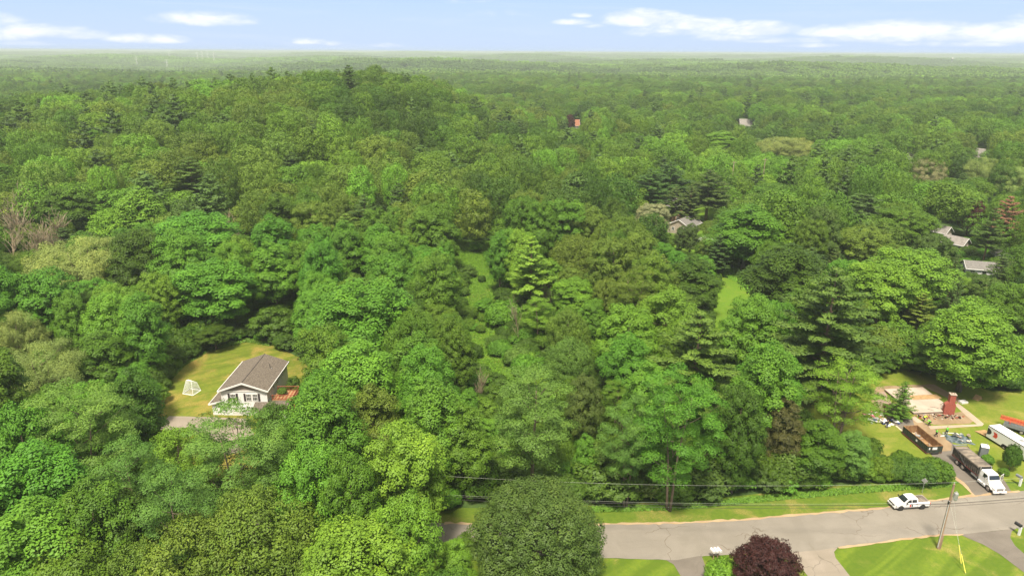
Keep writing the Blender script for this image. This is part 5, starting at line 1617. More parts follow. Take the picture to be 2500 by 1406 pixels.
def tarp_heap():
    p = P(2340, 1073); g_ = np.random.default_rng(5); n = 26
    mb = MB(); vs = []; fs = []
    for i in range(n):
        for j in range(n):
            x = (i / (n - 1) - .5) * 3.8; y = (j / (n - 1) - .5) * 2.5
            e = max(0, 1 - (x / 1.9) ** 4 - (y / 1.25) ** 4)
            z = e * (.30 + .22 * math.sin(x * 3.1 + y) + .16 * math.sin(y * 5 - x * 2) + .12 * math.sin(x * 7 + y * 4) + g_.normal(0, .03))
            vs.append((x + .15 * math.sin(y * 4), y + .15 * math.sin(x * 3), max(z, .01)))
    for i in range(n - 1):
        for j in range(n - 1):
            a = i * n + j; fs.append((a, a + n, a + n + 1, a + 1))
    mb.add(vs, fs, TARPG)
    o = empty('tarp', (p.x, p.y, .04), R(-8), 'crumpled grey green tarp heap on the grass behind the truck', 'tarp')
    mb.build('sheet', o, smooth=True)
    m = MB(); g2 = random.Random(2)
    for k in range(16): m.box((g2.uniform(-.6, 2.0), g2.uniform(-1.1, 1.2), g2.uniform(.35, .6)), (g2.uniform(.2, .9), g2.uniform(.1, .5), .05), g2.choice([WHITE_TRIM, CONC, CHROME, CONC_D]), rot=Matrix.Rotation(g2.uniform(0, 6), 3, 'Z') @ Matrix.Rotation(g2.uniform(-.5, .5), 3, 'X'))
    m.build('scraps', o)
tarp_heap()


def plank(name, a, b, w, label, m=PLANK, z=.07, cat='plank'):
    pa, pb = P(*a), P(*b); h, l = axis_frame(pa, pb)
    mb = MB(); mb.box((l / 2, 0, 0), (l, w, .05), m)
    o = mb.build(name, None, loc=(pa.x, pa.y, z), rz=h); tag(o, label, cat)
plank('plank', (2187, 1040), (2217, 1064), .28, 'long pale board lying along the grass left of the dumpster')
plank('plank', (2301, 1057), (2333, 1058), .14, 'white board on the grass at the feet of the worker near the tarp', WHITE_TRIM)
plank('plank', (2296, 1065), (2306, 1064), .18, 'short white board near the two lime shirted workers', WHITE_TRIM)
q = P(2351, 983); m = MB()
m.box((0, 0, .04), (1.3, .9, .08), WHITE_TRIM); [m.box((x, y, .2), (.08 if abs(x) > .3 else 1.3, .08 if abs(y) > .3 else .9, .24), WHITE_TRIM) for x, y in ((-.61, 0), (.61, 0))]
[m.box((0, y, .2), (1.14, .08, .24), WHITE_TRIM) for y in (-.41, .41)]
tag(m.build('crate', None, loc=(q.x, q.y, .03), rz=.2), 'small white open crate on the grass behind the chimney', 'crate')
q = P(2386, 974); m = MB(); m.prism([(-.8, 0), (.8, 0), (.1, .75)], -.5, .5, PLY, 'y')
tag(m.build('plywood_scrap', None, loc=(q.x, q.y, .03), rz=.5), 'leaning tan board on the grass under the wide old maple', 'board')


def dumpster():
    a, b, c, d = P(2209.5, 1039, 1.6), P(2239, 1037, 1.6), P(2298.6, 1085.5, 1.6), P(2269.6, 1087.6, 1.6)
    ux = ((d - a) + (c - b)) / 2; L = ux.length; h = math.atan2(ux.y, ux.x); W = 2.45
    ctr = (a + b + c + d) / 4
    L = min(max(L, 6.2), 8.5)
    o = empty('dumpster', (ctr.x, ctr.y, 0), h, 'long open dark green roll off dumpster with rusty inside on the driveway', 'dumpster')
    H = 1.5; z0 = .22; t = .07
    s = MB()
    s.box((0, 0, z0), (L, W, .1), RUST)
    s.build('floor', o)
    for sy in (-1, 1):
        m = MB(); m.box((0, sy * (W / 2 - t / 2), (H + z0) / 2 + .03), (L, t, H - z0 - .06), DUMPG)
        m.box((0, sy * (W / 2 - t - .012), (H + z0) / 2 + .03), (L - 2 * t - .02, .02, H - z0 - .14), RUST)
        n = 14
        for i in range(n + 1): m.box((-L / 2 + .06 + (L - .12) * i / n, sy * (W / 2 + .04), (H + z0) / 2 - .02), (.09, .08, H - z0 - .14), DUMPG)
        m.tube([(-L / 2, sy * (W / 2), H), (L / 2, sy * (W / 2), H)], .065, RUST, 6)
        m.box((0, sy * (W / 2 + .05), z0 + .02), (L, .1, .14), DKRED)
        m.build('side_panel', o)
    for sx in (-1, 1):
        m = MB(); m.box((sx * (L / 2 - t / 2), 0, (H + z0) / 2 + .03), (t, W - 2 * t - .01, H - z0 - .06), DUMPG)
        m.box((sx * (L / 2 - t - .012), 0, (H + z0) / 2 + .03), (.02, W - 2 * t - .06, H - z0 - .14), RUST)
        m.tube([(sx * L / 2, -W / 2, H), (sx * L / 2, W / 2, H)], .065, RUST, 6)
        for y in (-.75, 0, .75): m.box((sx * (L / 2 + .03), y, (H + z0) / 2 - .02), (.06, .08, H - z0 - .12), DUMPG)
        pnl = m.build('end_panel', o)
        if sx > 0:
            q = MB(); q.box((L / 2 + .085, -.1, H - .42), (.03, .78, .42), WHITE_TRIM); q.build('sign_plate', pnl)
            q = MB(); q.box((L / 2 + .085, -.98, H - .42), (.03, .2, .36), WHITE_TRIM); q.build('sticker', pnl)
            q = MB(); q.box((L / 2 + .12, 0, .25), (.25, 1.2, .14), BLACKP); q.build('hook_bar', pnl)
    q = MB(); q.box((.5, -W / 2 - .09, .95), (.34, .03, .3), WHITE_TRIM); q.build('sticker', o)
    for sx in (-1, 1):
        for sy in (-1, 1):
            m = MB(); m.tube([(sx * (L / 2 - .5), sy * .75 - .1, .12), (sx * (L / 2 - .5), sy * .75 + .1, .12)], .12, BLACKP, 12); m.build('roller', o)
    g_ = random.Random(3); m = MB()
    for i in range(40): m.box((g_.uniform(-L * .45, L * .4), g_.uniform(-.9, .9), z0 + .08 + g_.uniform(0, .1)), (g_.uniform(.2, 1.2), g_.uniform(.1, .4), .04), g_.choice([PLY, RUST, PLANK, CONC_D]), rot=Matrix.Rotation(g_.uniform(0, 6), 3, 'Z'))
    m.tube([(-L * .28, .1, z0 + .3), (-L * .2, .6, z0 + .35)], .22, GREYM, 8)
    m.build('waste', None, loc=(ctr.x, ctr.y, 0), rz=h)
    w = COL.objects[-1]
    tag(bpy.data.objects['waste'], 'scraps of board and pipe lying inside the dumpster', 'scraps', None, 'stuff')
dumpster()


def wheel(root, x, y, r, w, rim, side, tr=RUBBER):
    e = MB(); s = side
    e.tube([(x, y - w / 2, r), (x, y - w / 2 + .03, r), (x, y + w / 2 - .03, r), (x, y + w / 2, r)], [r * .9, r, r, r * .9], tr, 22)
    we = e.build('wheel', root, smooth=False)
    q = MB(); yy = y + s * w / 2
    q.tube([(x, yy - s * .02, r), (x, yy + s * .012, r)], [r * .64, r * .6], rim, 18)
    for k in range(6):
        a = k * PI / 3; q.box((x + math.cos(a) * r * .38, yy + s * .018, r + math.sin(a) * r * .38), (r * .13, .02, r * .13), BLACKP)
    q.tube([(x, yy, r), (x, yy + s * .05, r)], [r * .2, r * .16], rim, 12)
    q.build('rim', we)


def hull(mb, secs, m):
    """loft: list of (x, [(y, z), ...]) outlines with equal point counts"""
    n = len(secs[0][1]); vs = []
    for x, prof in secs: vs += [(x, y, z) for y, z in prof]
    fs = []
    for i in range(len(secs) - 1):
        for k in range(n):
            fs.append((i * n + k, i * n + (k + 1) % n, (i + 1) * n + (k + 1) % n, (i + 1) * n + k))
    fs.append(tuple(range(n))); fs.append(tuple(len(vs) - 1 - k for k in range(n)))
    mb.add(vs, fs, m)


def belt(w, z0, z1, c=.10, tum=.04):
    """section of a car body: lower sill, bulging side, shoulder"""
    h = w / 2
    return [(-h + .06, z0), (-h, z0 + .12), (-h - .0, (z0 + z1) / 2), (-h + tum, z1 - c), (-h + tum + c, z1), (h - tum - c, z1), (h - tum, z1 - c), (h, (z0 + z1) / 2), (h, z0 + .12), (h - .06, z0)]


def logo(parent, x, z, s, yface, side, big=1.0):
    """black half disc and red block, slightly proud of the panel"""
    m = MB(); n = 14
    y0, y1 = sorted((yface, yface + side * .012))
    pts = [(x + s * (-.08 + .42 * math.cos(-PI / 2 + PI * k / n)), z + s * .5 * math.sin(-PI / 2 + PI * k / n)) for k in range(n + 1)]
    m.prism(pts if True else pts, y0, y1, BLACKP, 'y'); a = m.build('logo_half_disc', parent)
    m = MB()
    m.prism([(x + s * .42, z - s * .5), (x + s * .86, z - s * .5), (x + s * .98, z), (x + s * .86, z + s * .5), (x + s * .42, z + s * .5), (x + s * .55, z)], y0, y1, RED, 'y'); m.build('logo_block', parent)


def pickup():
    fw, rw = P(2198, 1247), P(2251, 1243.5)      # left wheels touch the road
    h, wb = axis_frame(rw, fw)
    # x forward; left side is +y; the side we see is the driver's (left) one
    d = Vector((math.cos(h), math.sin(h), 0)); left = Vector((-d.y, d.x, 0))
    WB = 3.65; W = 2.0
    mid = (fw + rw) / 2; mid.z = 0
    ctr = mid - left * (W / 2 - .12)
    o = empty('pickup_truck', (ctr.x, ctr.y, .05), h, 'white crew cab pickup with red and black door logo parked at the road edge', 'pickup')
    b = MB()
    F, Rr = WB / 2 + .95, -WB / 2 - 1.2
    hull(b, [(F, belt(W * .80, .55, .98, .06)), (F - .12, belt(W * .92, .45, 1.04, .08)), (F - .45, belt(W, .42, 1.10, .10)), (WB / 2 - .62, belt(W, .42, 1.18, .08)), (.98, belt(W, .40, 1.22, .05)),
             (-.95, belt(W, .40, 1.24, .05)), (-1.0, belt(W * .985, .42, 1.22, .05)), (-1.06, belt(W, .42, 1.26, .05)), (Rr + .1, belt(W, .48, 1.28, .05)), (Rr, belt(W * .96, .55, 1.24, .05))], PAINT)
    bo = b.build('body', o, smooth=False, bevel=.02)
    # hood bulge
    m = MB(); hull(m, [(F - .3, [(-.55, 1.0), (-.5, 1.10), (.5, 1.10), (.55, 1.0)]), (1.0, [(-.7, 1.15), (-.62, 1.275), (.62, 1.275), (.7, 1.15)])], PAINT); m.build('hood', bo, bevel=.02)
    # cab
    c = MB()
    def cabsec(x, wb_, wt, z0, z1): return (x, [(-wb_ / 2, z0), (-wt / 2, z1 - .06), (-wt / 2 + .10, z1), (wt / 2 - .10, z1), (wt / 2, z1 - .06), (wb_ / 2, z0)])
    hull(c, [cabsec(1.28, 1.80, 1.70, 1.20, 1.26), cabsec(.55, 1.84, 1.50, 1.21, 1.84), cabsec(.1, 1.86, 1.52, 1.22, 1.92), cabsec(-.75, 1.86, 1.50, 1.22, 1.90), cabsec(-1.0, 1.82, 1.46, 1.22, 1.80)], PAINT)
    cab = c.build('cab', o, bevel=.02)
    g_ = MB(); g_.add([(1.26, -.78, 1.285), (1.26, .78, 1.285), (.60, .66, 1.81), (.60, -.66, 1.81)], [(0, 1, 2, 3)], CARGLASS); 
    g_.v = [(x + .045, y, z + .03) for x, y, z in g_.v]; g_.build('windshield', cab)
    g_ = MB(); g_.add([(-1.02, -.68, 1.34), (-1.02, .68, 1.34), (-1.0, .62, 1.74), (-1.0, -.62, 1.74)], [(0, 1, 2, 3)], CARGLASS); g_.v = [(x - .03, y, z) for x, y, z in g_.v]; g_.build('rear_window', cab)
    for s in (-1, 1):
        for (x0, x1, xa, xb) in ((1.02, .12, .50, .12), (.02, -.80, .02, -.72)):
            def Y(z): return s * (.93 - (z - 1.22) / .66 * .17 + .012)
            g_ = MB(); g_.add([(x0, Y(1.30), 1.30), (x1, Y(1.30), 1.30), (xb, Y(1.76), 1.76), (xa, Y(1.76), 1.76)], [(0, 1, 2, 3)], CARGLASS); g_.build('side_window', cab)
        m = MB()
        for x in (.07, -.88): m.box((x, s * 1.004, .88), (.018, .012, .62), BLACKP)
        for x in (.16, -.72): m.box((x, s * 1.012, 1.12), (.16, .03, .04), BLACKP)
        m.build('door_seams', o)
        m = MB(); m.box((1.0, s * 1.10, 1.36), (.12, .26, .2), BLACKP); m.build('mirror', o, bevel=.02)
        # wheel arches
        for x in (WB / 2, -WB / 2):
            m = MB(); m.tube([(x, s * .90, .42), (x, s * 1.008, .42)], .50, BLACKP, 22); m.build('wheel_arch', o)
            wheel(o, x, s * .90, .42, .28, RIM_D, s)
            COL.objects
        m = MB(); m.box((F - .18, s * .80, .86), (.20, .30, .20), CHROME); m.build('headlight', o, bevel=.03)
        m = MB(); m.box((Rr + .01, s * .90, 1.0), (.10, .16, .42), RED); m.build('taillight', o)
    m = MB(); m.box((F - .035, 0, .84), (.14, 1.24, .32), BLACKP)
    for k in range(3): m.box((F + .04, 0, .74 + k * .1), (.02, 1.2, .02), GREYM)
    m.build('grille', o, bevel=.02)
    m = MB(); m.box((F - .02, 0, .56), (.24, 1.84, .24), PAINT); m.build('front_bumper', o, bevel=.04)
    m = MB(); m.box((Rr - .04, 0, .58), (.20, 1.86, .2), BLACKP); m.build('rear_bumper', o, bevel=.03)
    m = MB(); m.box(((-1.08 + Rr) / 2 - .0, 0, 1.285), (abs(Rr + 1.08) - .12, 1.66, .05), TARP); m.build('bed_cover', o, bevel=.01)
    logo(o, -.05, .86, .50, 1.01, 1)
    logo(o, -.05, .86, .50, -1.01, -1)
    o.scale = (.88, .88, .88)
pickup()


def rolloff_truck():
    fw, rw = P(2409, 1199), P(2341, 1141)        # right side wheels (the side we see)
    h, wb = axis_frame(rw, fw)
    d = Vector((math.cos(h), math.sin(h), 0)); left = Vector((-d.y, d.x, 0))
    WB = 6.4; W = 2.5
    # seen side = truck's right side (x forward, right = -y)
    mid = (fw + rw) / 2; mid.z = 0
    ctr = mid + left * (W / 2 - .2)
    o = empty('roll_off_truck', (ctr.x, ctr.y, .06), h, 'white cabbed roll off truck with long black tarp covered body, door open, leaving the driveway', 'truck')
    F = WB / 2 + 1.05; K = .93
    ch = MB()
    for s in (-1, 1): ch.box((-.6, s * .42, .88), (WB + 3.4, .12, .26), DKRED)
    for x in (-4, -2.4, -.8, .8, 2.4): ch.box((x, 0, .88), (.14, .72, .2), DKRED)
    ch.build('chassis', o)
    # hood and cab
    b = MB()
    hull(b, [(F, [(-.82, .62), (-.86, 1.15), (-.62, 1.34), (.62, 1.34), (.86, 1.15), (.82, .62)]), (F - .2, [(-1.02, .6), (-1.04, 1.2), (-.74, 1.46), (.74, 1.46), (1.04, 1.2), (1.02, .6)]),
             (F - .9, [(-1.14, .72), (-1.14, 1.3), (-.88, 1.62), (.88, 1.62), (1.14, 1.3), (1.14, .72)]), (F - 1.55, [(-1.08, .74), (-1.08, 1.36), (-.94, 1.76), (.94, 1.76), (1.08, 1.36), (1.08, .74)])], PAINT)
    b.build('hood', o, bevel=.04)
    c = MB(); x0 = F - 1.55
    def cs(x, wl, wt, zt): return (x, [(-wl / 2, .62), (-wl / 2, 1.72), (-wt / 2, zt - .1), (-wt / 2 + .14, zt), (wt / 2 - .14, zt), (wt / 2, zt - .1), (wl / 2, 1.72), (wl / 2, .62)])
    hull(c, [cs(x0 + .10, 2.06, 1.96, 1.80), cs(x0 - .28, 2.1, 1.9, 2.56), cs(x0 - .5, 2.12, 1.92, 2.66), cs(x0 - 1.75, 2.12, 1.92, 2.66), cs(x0 - 1.85, 2.08, 1.86, 2.56)], PAINT)
    cab = c.build('cab', o, bevel=.04)
    g_ = MB(); g_.add([(x0 + .10, -.90, 1.86), (x0 + .10, .90, 1.86), (x0 - .22, .84, 2.48), (x0 - .22, -.84, 2.48)], [(0, 1, 2, 3)], CARGLASS); g_.v = [(x + .05, y, z + .02) for x, y, z in g_.v]; g_.build('windshield', cab)
    for s in (-1, 1):
        g_ = MB(); g_.add([(x0 - .10, s * 1.062, 1.70), (x0 - 1.15, s * 1.062, 1.70), (x0 - 1.1, s * .99, 2.42), (x0 - .34, s * .99, 2.42)], [(0, 1, 2, 3)], CARGLASS); g_.build('side_window', cab)
        m = MB(); m.box((F - .1, s * .84, .98), (.14, .30, .22), CHROME); m.build('headlight', o, bevel=.03)
        m = MB(); m.tube([(x0 - 1.98, s * .95, .9), (x0 - 1.98, s * .95, 2.95)], .08, CHROME, 10); m.build('exhaust_stack', o)
        # running gear
        wheel(o, WB / 2, s * 1.06, .52, .32, RIM_L, s)
        for dx in (-.66, .66): wheel(o, -WB / 2 + dx, s * 1.02, .52, .46, RIM_L, s)
        m = MB(); m.prism([(WB / 2 - .72, .55), (WB / 2 - .55, 1.02), (WB / 2, 1.2), (WB / 2 + .5, 1.02), (WB / 2 + .62, .8), (WB / 2 + .6, .72), (WB / 2, 1.1), (WB / 2 - .5, .9), (WB / 2 - .66, .55)], *sorted((s * .88, s * 1.2)), PAINT, 'y'); m.build('fender', o)
        m = MB(); m.box((x0 - .95, s * 1.1, .58), (1.6, .34, .36), PAINT); m.build('step_box', o, bevel=.03)
        m = MB(); m.tube([(x0 - 3.3, s * .95, .78), (x0 - 2.2, s * .95, .78)], .3, GREYM, 14); m.build('fuel_tank', o)
    m = MB(); m.box((F - .01, 0, 1.0), (.10, 1.1, .46), GREYM)
    for k in range(5): m.box((F + .045, 0, .82 + k * .09), (.02, 1.04, .02), CHROME)
    m.build('grille', o, bevel=.03)
    m = MB(); m.box((F + .05, 0, .56), (.3, 2.3, .34), PAINT); m.build('bumper', o, bevel=.06)
    m = MB(); m.box((F + .21, .0, .56), (.02, .36, .14), CHROME); m.build('number_plate', o)
    # open door on the far side (truck's left)
    m = MB(); m.M = Matrix.Translation((x0 - .02, 1.08, 0)) @ Matrix.Rotation(R(-62), 4, 'Z')
    m.box((-.55, 0, 1.2), (1.1, .06, 1.1), PAINT); m.box((-.06, 0, 2.1), (.1, .05, .72), PAINT); m.box((-1.05, 0, 2.1), (.08, .05, .72), PAINT); m.box((-.55, 0, 2.5), (1.1, .05, .08), PAINT)
    dr = m.build('door', o)
    m = MB(); m.box((x0 - .1, 1.5, 2.0), (.12, .3, .5), CHROME); m.tube([(x0 - .1, 1.05, 2.2), (x0 - .1, 1.45, 2.2)], .025, CHROME, 5); m.build('mirror', o)
    m = MB(); m.box((x0 - .1, -1.42, 2.0), (.12, .22, .44), CHROME); m.tube([(x0 - .1, -1.05, 2.2), (x0 - .1, -1.4, 2.2)], .025, CHROME, 5); m.build('mirror', o)
    # body: long black box with a worn tarp
    bx0, bx1 = x0 - 2.05, -WB / 2 - 2.1; L = bx0 - bx1; H0, H1 = 1.12, 2.75; cx = (bx0 + bx1) / 2
    m = MB(); m.box((cx, 0, (H0 + H1) / 2), (L, 2.34, H1 - H0), TRUCKBLACK)
    for s in (-1, 1):
        n = 13
        for i in range(n + 1): m.box((bx1 + .08 + (L - .16) * i / n, s * 1.21, (H0 + H1) / 2 - .05), (.10, .08, H1 - H0 - .14), TRUCKBLACK)
        m.tube([(bx1, s * 1.2, H1 - .02), (bx0, s * 1.2, H1 - .02)], .06, TRUCKBLACK, 6)
        m.box((cx, s * 1.2, H0 + .04), (L, .10, .16), DKRED)
    body = m.build('container', o)
    m = MB(); n = 30; vs = []
    for i in range(n + 1):
        for j, (y, z) in enumerate([(-1.26, -.14), (-1.2, .03), (-.6, .07), (0, .085), (.6, .07), (1.2, .03), (1.26, -.14)]):
            vs.append((bx1 + L * i / n, y, H1 + z + .02 * math.sin(i * 1.7 + j) + (.02 if i % 4 == 0 else 0)))
    fs = [(i * 7 + j, i * 7 + j + 1, (i + 1) * 7 + j + 1, (i + 1) * 7 + j) for i in range(n) for j in range(6)]
    m.add(vs, fs, TARP); m.build('tarp_cover', body, smooth=True)
    m = MB()
    for s in (-1, 1):
        m.tube([(-WB / 2 + 1.3, s * 1.28, 1.1), (-WB / 2 - .2, s * 1.30, 2.2), (bx1 - .15, s * 1.28, 3.0)], .045, BLACKP, 5)
    m.tube([(bx1 - .15, -1.28, 3.0), (bx1 - .15, 1.28, 3.0)], .09, CHROME, 8); m.build('tarp_arm', o)
    m = MB(); m.box((bx0 + .03, 0, 2.2), (.06, 2.3, 1.35), BLACKP); m.build('headboard', o)
    o.scale = (.94, .86, .86)
rolloff_truck()


def trailer():
    a = P(2400.6, 1068); b = P(2461, 1105.5)
    h, l = axis_frame(a, b)
    d = Vector((math.cos(h), math.sin(h), 0)); away = Vector((-d.y, d.x, 0))
    L, W, H0, H1 = 9.0, 2.5, .42, 2.75
    c = a + d * L / 2 + away * W / 2
    o = empty('cargo_trailer', (c.x, c.y, .03), h, 'white enclosed cargo trailer with black and red logo and open rear ramp', 'trailer')
    m = MB(); m.box((0, 0, (H0 + H1) / 2), (L, W, H1 - H0), PAINT); body = m.build('body', o, bevel=.04)
    for s in (-1, 1):
        m = MB(); m.box((0, s * (W / 2 + .012), H1 - .05), (L - .02, .03, .12), DARKT); m.build('edge_strip', body)
        m = MB(); m.prism([(-1.5, .38), (-1.35, .85), (-1.1, .98), (.15, .98), (.4, .85), (.55, .38)], *sorted((s * (W / 2 - .1), s * (W / 2 + .014))), SHADE_SCRAP_BLACK, 'y'); m.build('wheel_well', o)  # near-black plate paints in the shade round the wheels
        for x in (-.92, -.06): wheel(o, x, s * (W / 2 - .12), .37, .24, RIM_L, s)
    m = MB(); m.box((-1.0 + 1.8, 0, H1 + .07), (.6, .6, .10), GREYM); m.build('roof_vent', body, bevel=.02)
    m = MB(); m.box((-L / 2 - .02, 0, (H0 + H1) / 2), (.05, W - .2, H1 - H0 - .2), SHADE_SCRAP_BLACK); m.build('door_opening_shade', body)  # near-black panel on the solid body paints the shade of its interior
    m = MB(); m.prism([(-L / 2 - .06, H0 + .02), (-L / 2 - .06, H0 - .06), (-L / 2 - 2.3, .02), (-L / 2 - 2.3, .08)], -W / 2 + .08, W / 2 - .08, PLY, 'y'); m.build('ramp', o)
    m = MB(); m.prism([(L / 2 - .002, -.9), (L / 2 + 1.3, 0), (L / 2 - .002, .9)], .38, .48, GREYM, 'z'); m.build('tow_bar', o)
    # logo by the rear, name near the front; this side faces the road
    y = -W / 2 - .002
    m = MB(); n = 14; X = -L / 2 + .05
    y0, y1 = y - .012, y
    m.prism([(X, 1.05)] + [(X + .82 * math.cos(-PI / 2 + PI * k / n), 1.68 + .63 * math.sin(-PI / 2 + PI * k / n)) for k in range(n + 1)] + [(X, 2.31)], y0, y1, BLACKP, 'y'); m.build('logo_half_disc', body)
    m = MB(); m.prism([(X + 1.15, 1.12), (X + 1.85, 1.12), (X + 2.05, 1.6), (X + 1.85, 2.12), (X + 1.15, 2.12), (X + 1.38, 1.6)], y0, y1, RED, 'y'); m.build('logo_block', body)
    text_mesh('lettering', 'BELFOR', .62, BLACKP, body, (L / 2 - 3.3, y - .004, 1.62), (R(90), 0, 0), bold=.03)
    o.scale = (.95, .88, .88)
trailer()


def ladder_rack():
    p = P(2478, 1062)
    o = empty('equipment_trailer', (p.x + 2.2, p.y + .5, .03), R(-42), 'low flatbed loaded with orange ladders and poles behind the white trailer', 'trailer')
    m = MB(); m.box((0, 0, .72), (6.5, 2.0, .16), GREYP); m.build('bed', o)
    m = MB()
    for s in (-1, 1): m.box((-.5, s * .95, 1.0), (5.2, .08, .4), GREYP)
    m.build('side_board', o)
    for s in (-1, 1):
        for x in (-.6, .3): wheel(o, x, s * 1.0, .36, .22, RIM_L, s)
    for k, y in enumerate((-.55, .05, .6)):
        m = MB()
        for s in (-.2, .2): m.box((-.6, y + s, 1.55 + k * .12), (6.6, .06, .12), ORANGE if k != 1 else RED)
        for q in range(16): m.tube([(-3.7 + q * .41, y - .2, 1.55 + k * .12), (-3.7 + q * .41, y + .2, 1.55 + k * .12)], .025, ORANGE, 4)
        e = m.build('ladder', None, loc=o.location, rz=R(-42 + (k - 1) * 3))
        tag(e, ['orange ladder nearest the white trailer on the loaded flatbed', 'red middle ladder on the loaded flatbed', 'orange ladder on the far side of the loaded flatbed'][k], 'ladder')
    m = MB()
    for x in (-2.4, 1.8): 
        m.tube([(x, -.9, .8), (x, -.9, 1.5)], .05, RED, 5); m.tube([(x, .9, .8), (x, .9, 1.5)], .05, RED, 5); m.tube([(x, -.9, 1.5), (x, .9, 1.5)], .05, RED, 5)
    m.build('rack', o)
ladder_rack()


def portable_toilet():
    p = P(2398, 1114)
    o = empty('portable_toilet', (p.x, p.y, .03), R(-24), 'blue and grey portable toilet with white domed roof behind the truck', 'portable toilet')
    m = MB(); m.box((0, 0, 1.05), (1.12, 1.12, 2.0), GREYP)
    for x in (-.5, .5):
        for y in (-.5, .5): m.box((x * 1.08, y * 1.08, 1.05), (.12, .12, 2.02), GREYP)
    m.build('cabin', o, bevel=.02)
    m = MB(); m.box((-.575, 0, 1.05), (.04, .94, 1.9), BLUE); d_ = m.build('door', o)
    m = MB(); m.box((-.61, .3, 1.05), (.04, .05, .18), CHROME); m.build('handle', d_)
    m = MB(); hull(m, [(-.62, [(-.62, 2.04), (-.6, 2.14), (-.35, 2.28), (.35, 2.28), (.6, 2.14), (.62, 2.04)]), (-.3, [(-.62, 2.04), (-.6, 2.18), (-.35, 2.36), (.35, 2.36), (.6, 2.18), (.62, 2.04)]), (.3, [(-.62, 2.04), (-.6, 2.18), (-.35, 2.36), (.35, 2.36), (.6, 2.18), (.62, 2.04)]), (.62, [(-.62, 2.04), (-.6, 2.14), (-.35, 2.28), (.35, 2.28), (.6, 2.14), (.62, 2.04)])], WHITE_TRIM); m.build('roof', o, bevel=.03)
    m = MB(); m.tube([(.35, .3, 2.0), (.35, .3, 2.6)], .05, GREYP, 8); m.build('vent_pipe', o)
    o.scale = (.88, .88, .88)
portable_toilet()


# ------------------------------------------------------------------ people
def skinned(name, joints, edges, parent, material, scale=1.0, sub=1):
    me = bpy.data.meshes.new(name)
    keys = list(joints); idx = {k: i for i, k in enumerate(keys)}
    me.from_pydata([joints[k][0] for k in keys], [(idx[a], idx[b]) for a, b in edges], [])
    me.materials.append(material)
    o = link(name, me, parent)
    sk = o.modifiers.new('skin', 'SKIN'); sk.use_smooth_shade = True
    for i, k in enumerate(keys):
        r = joints[k][1]; r = (r, r) if not hasattr(r, '__len__') else r
        me.skin_vertices[0].data[i].radius = (r[0] * scale, r[1] * scale)
        me.skin_vertices[0].data[i].use_root = (i == 0)
    s = o.modifiers.new('sub', 'SUBSURF'); s.levels = sub; s.render_levels = sub
    return o


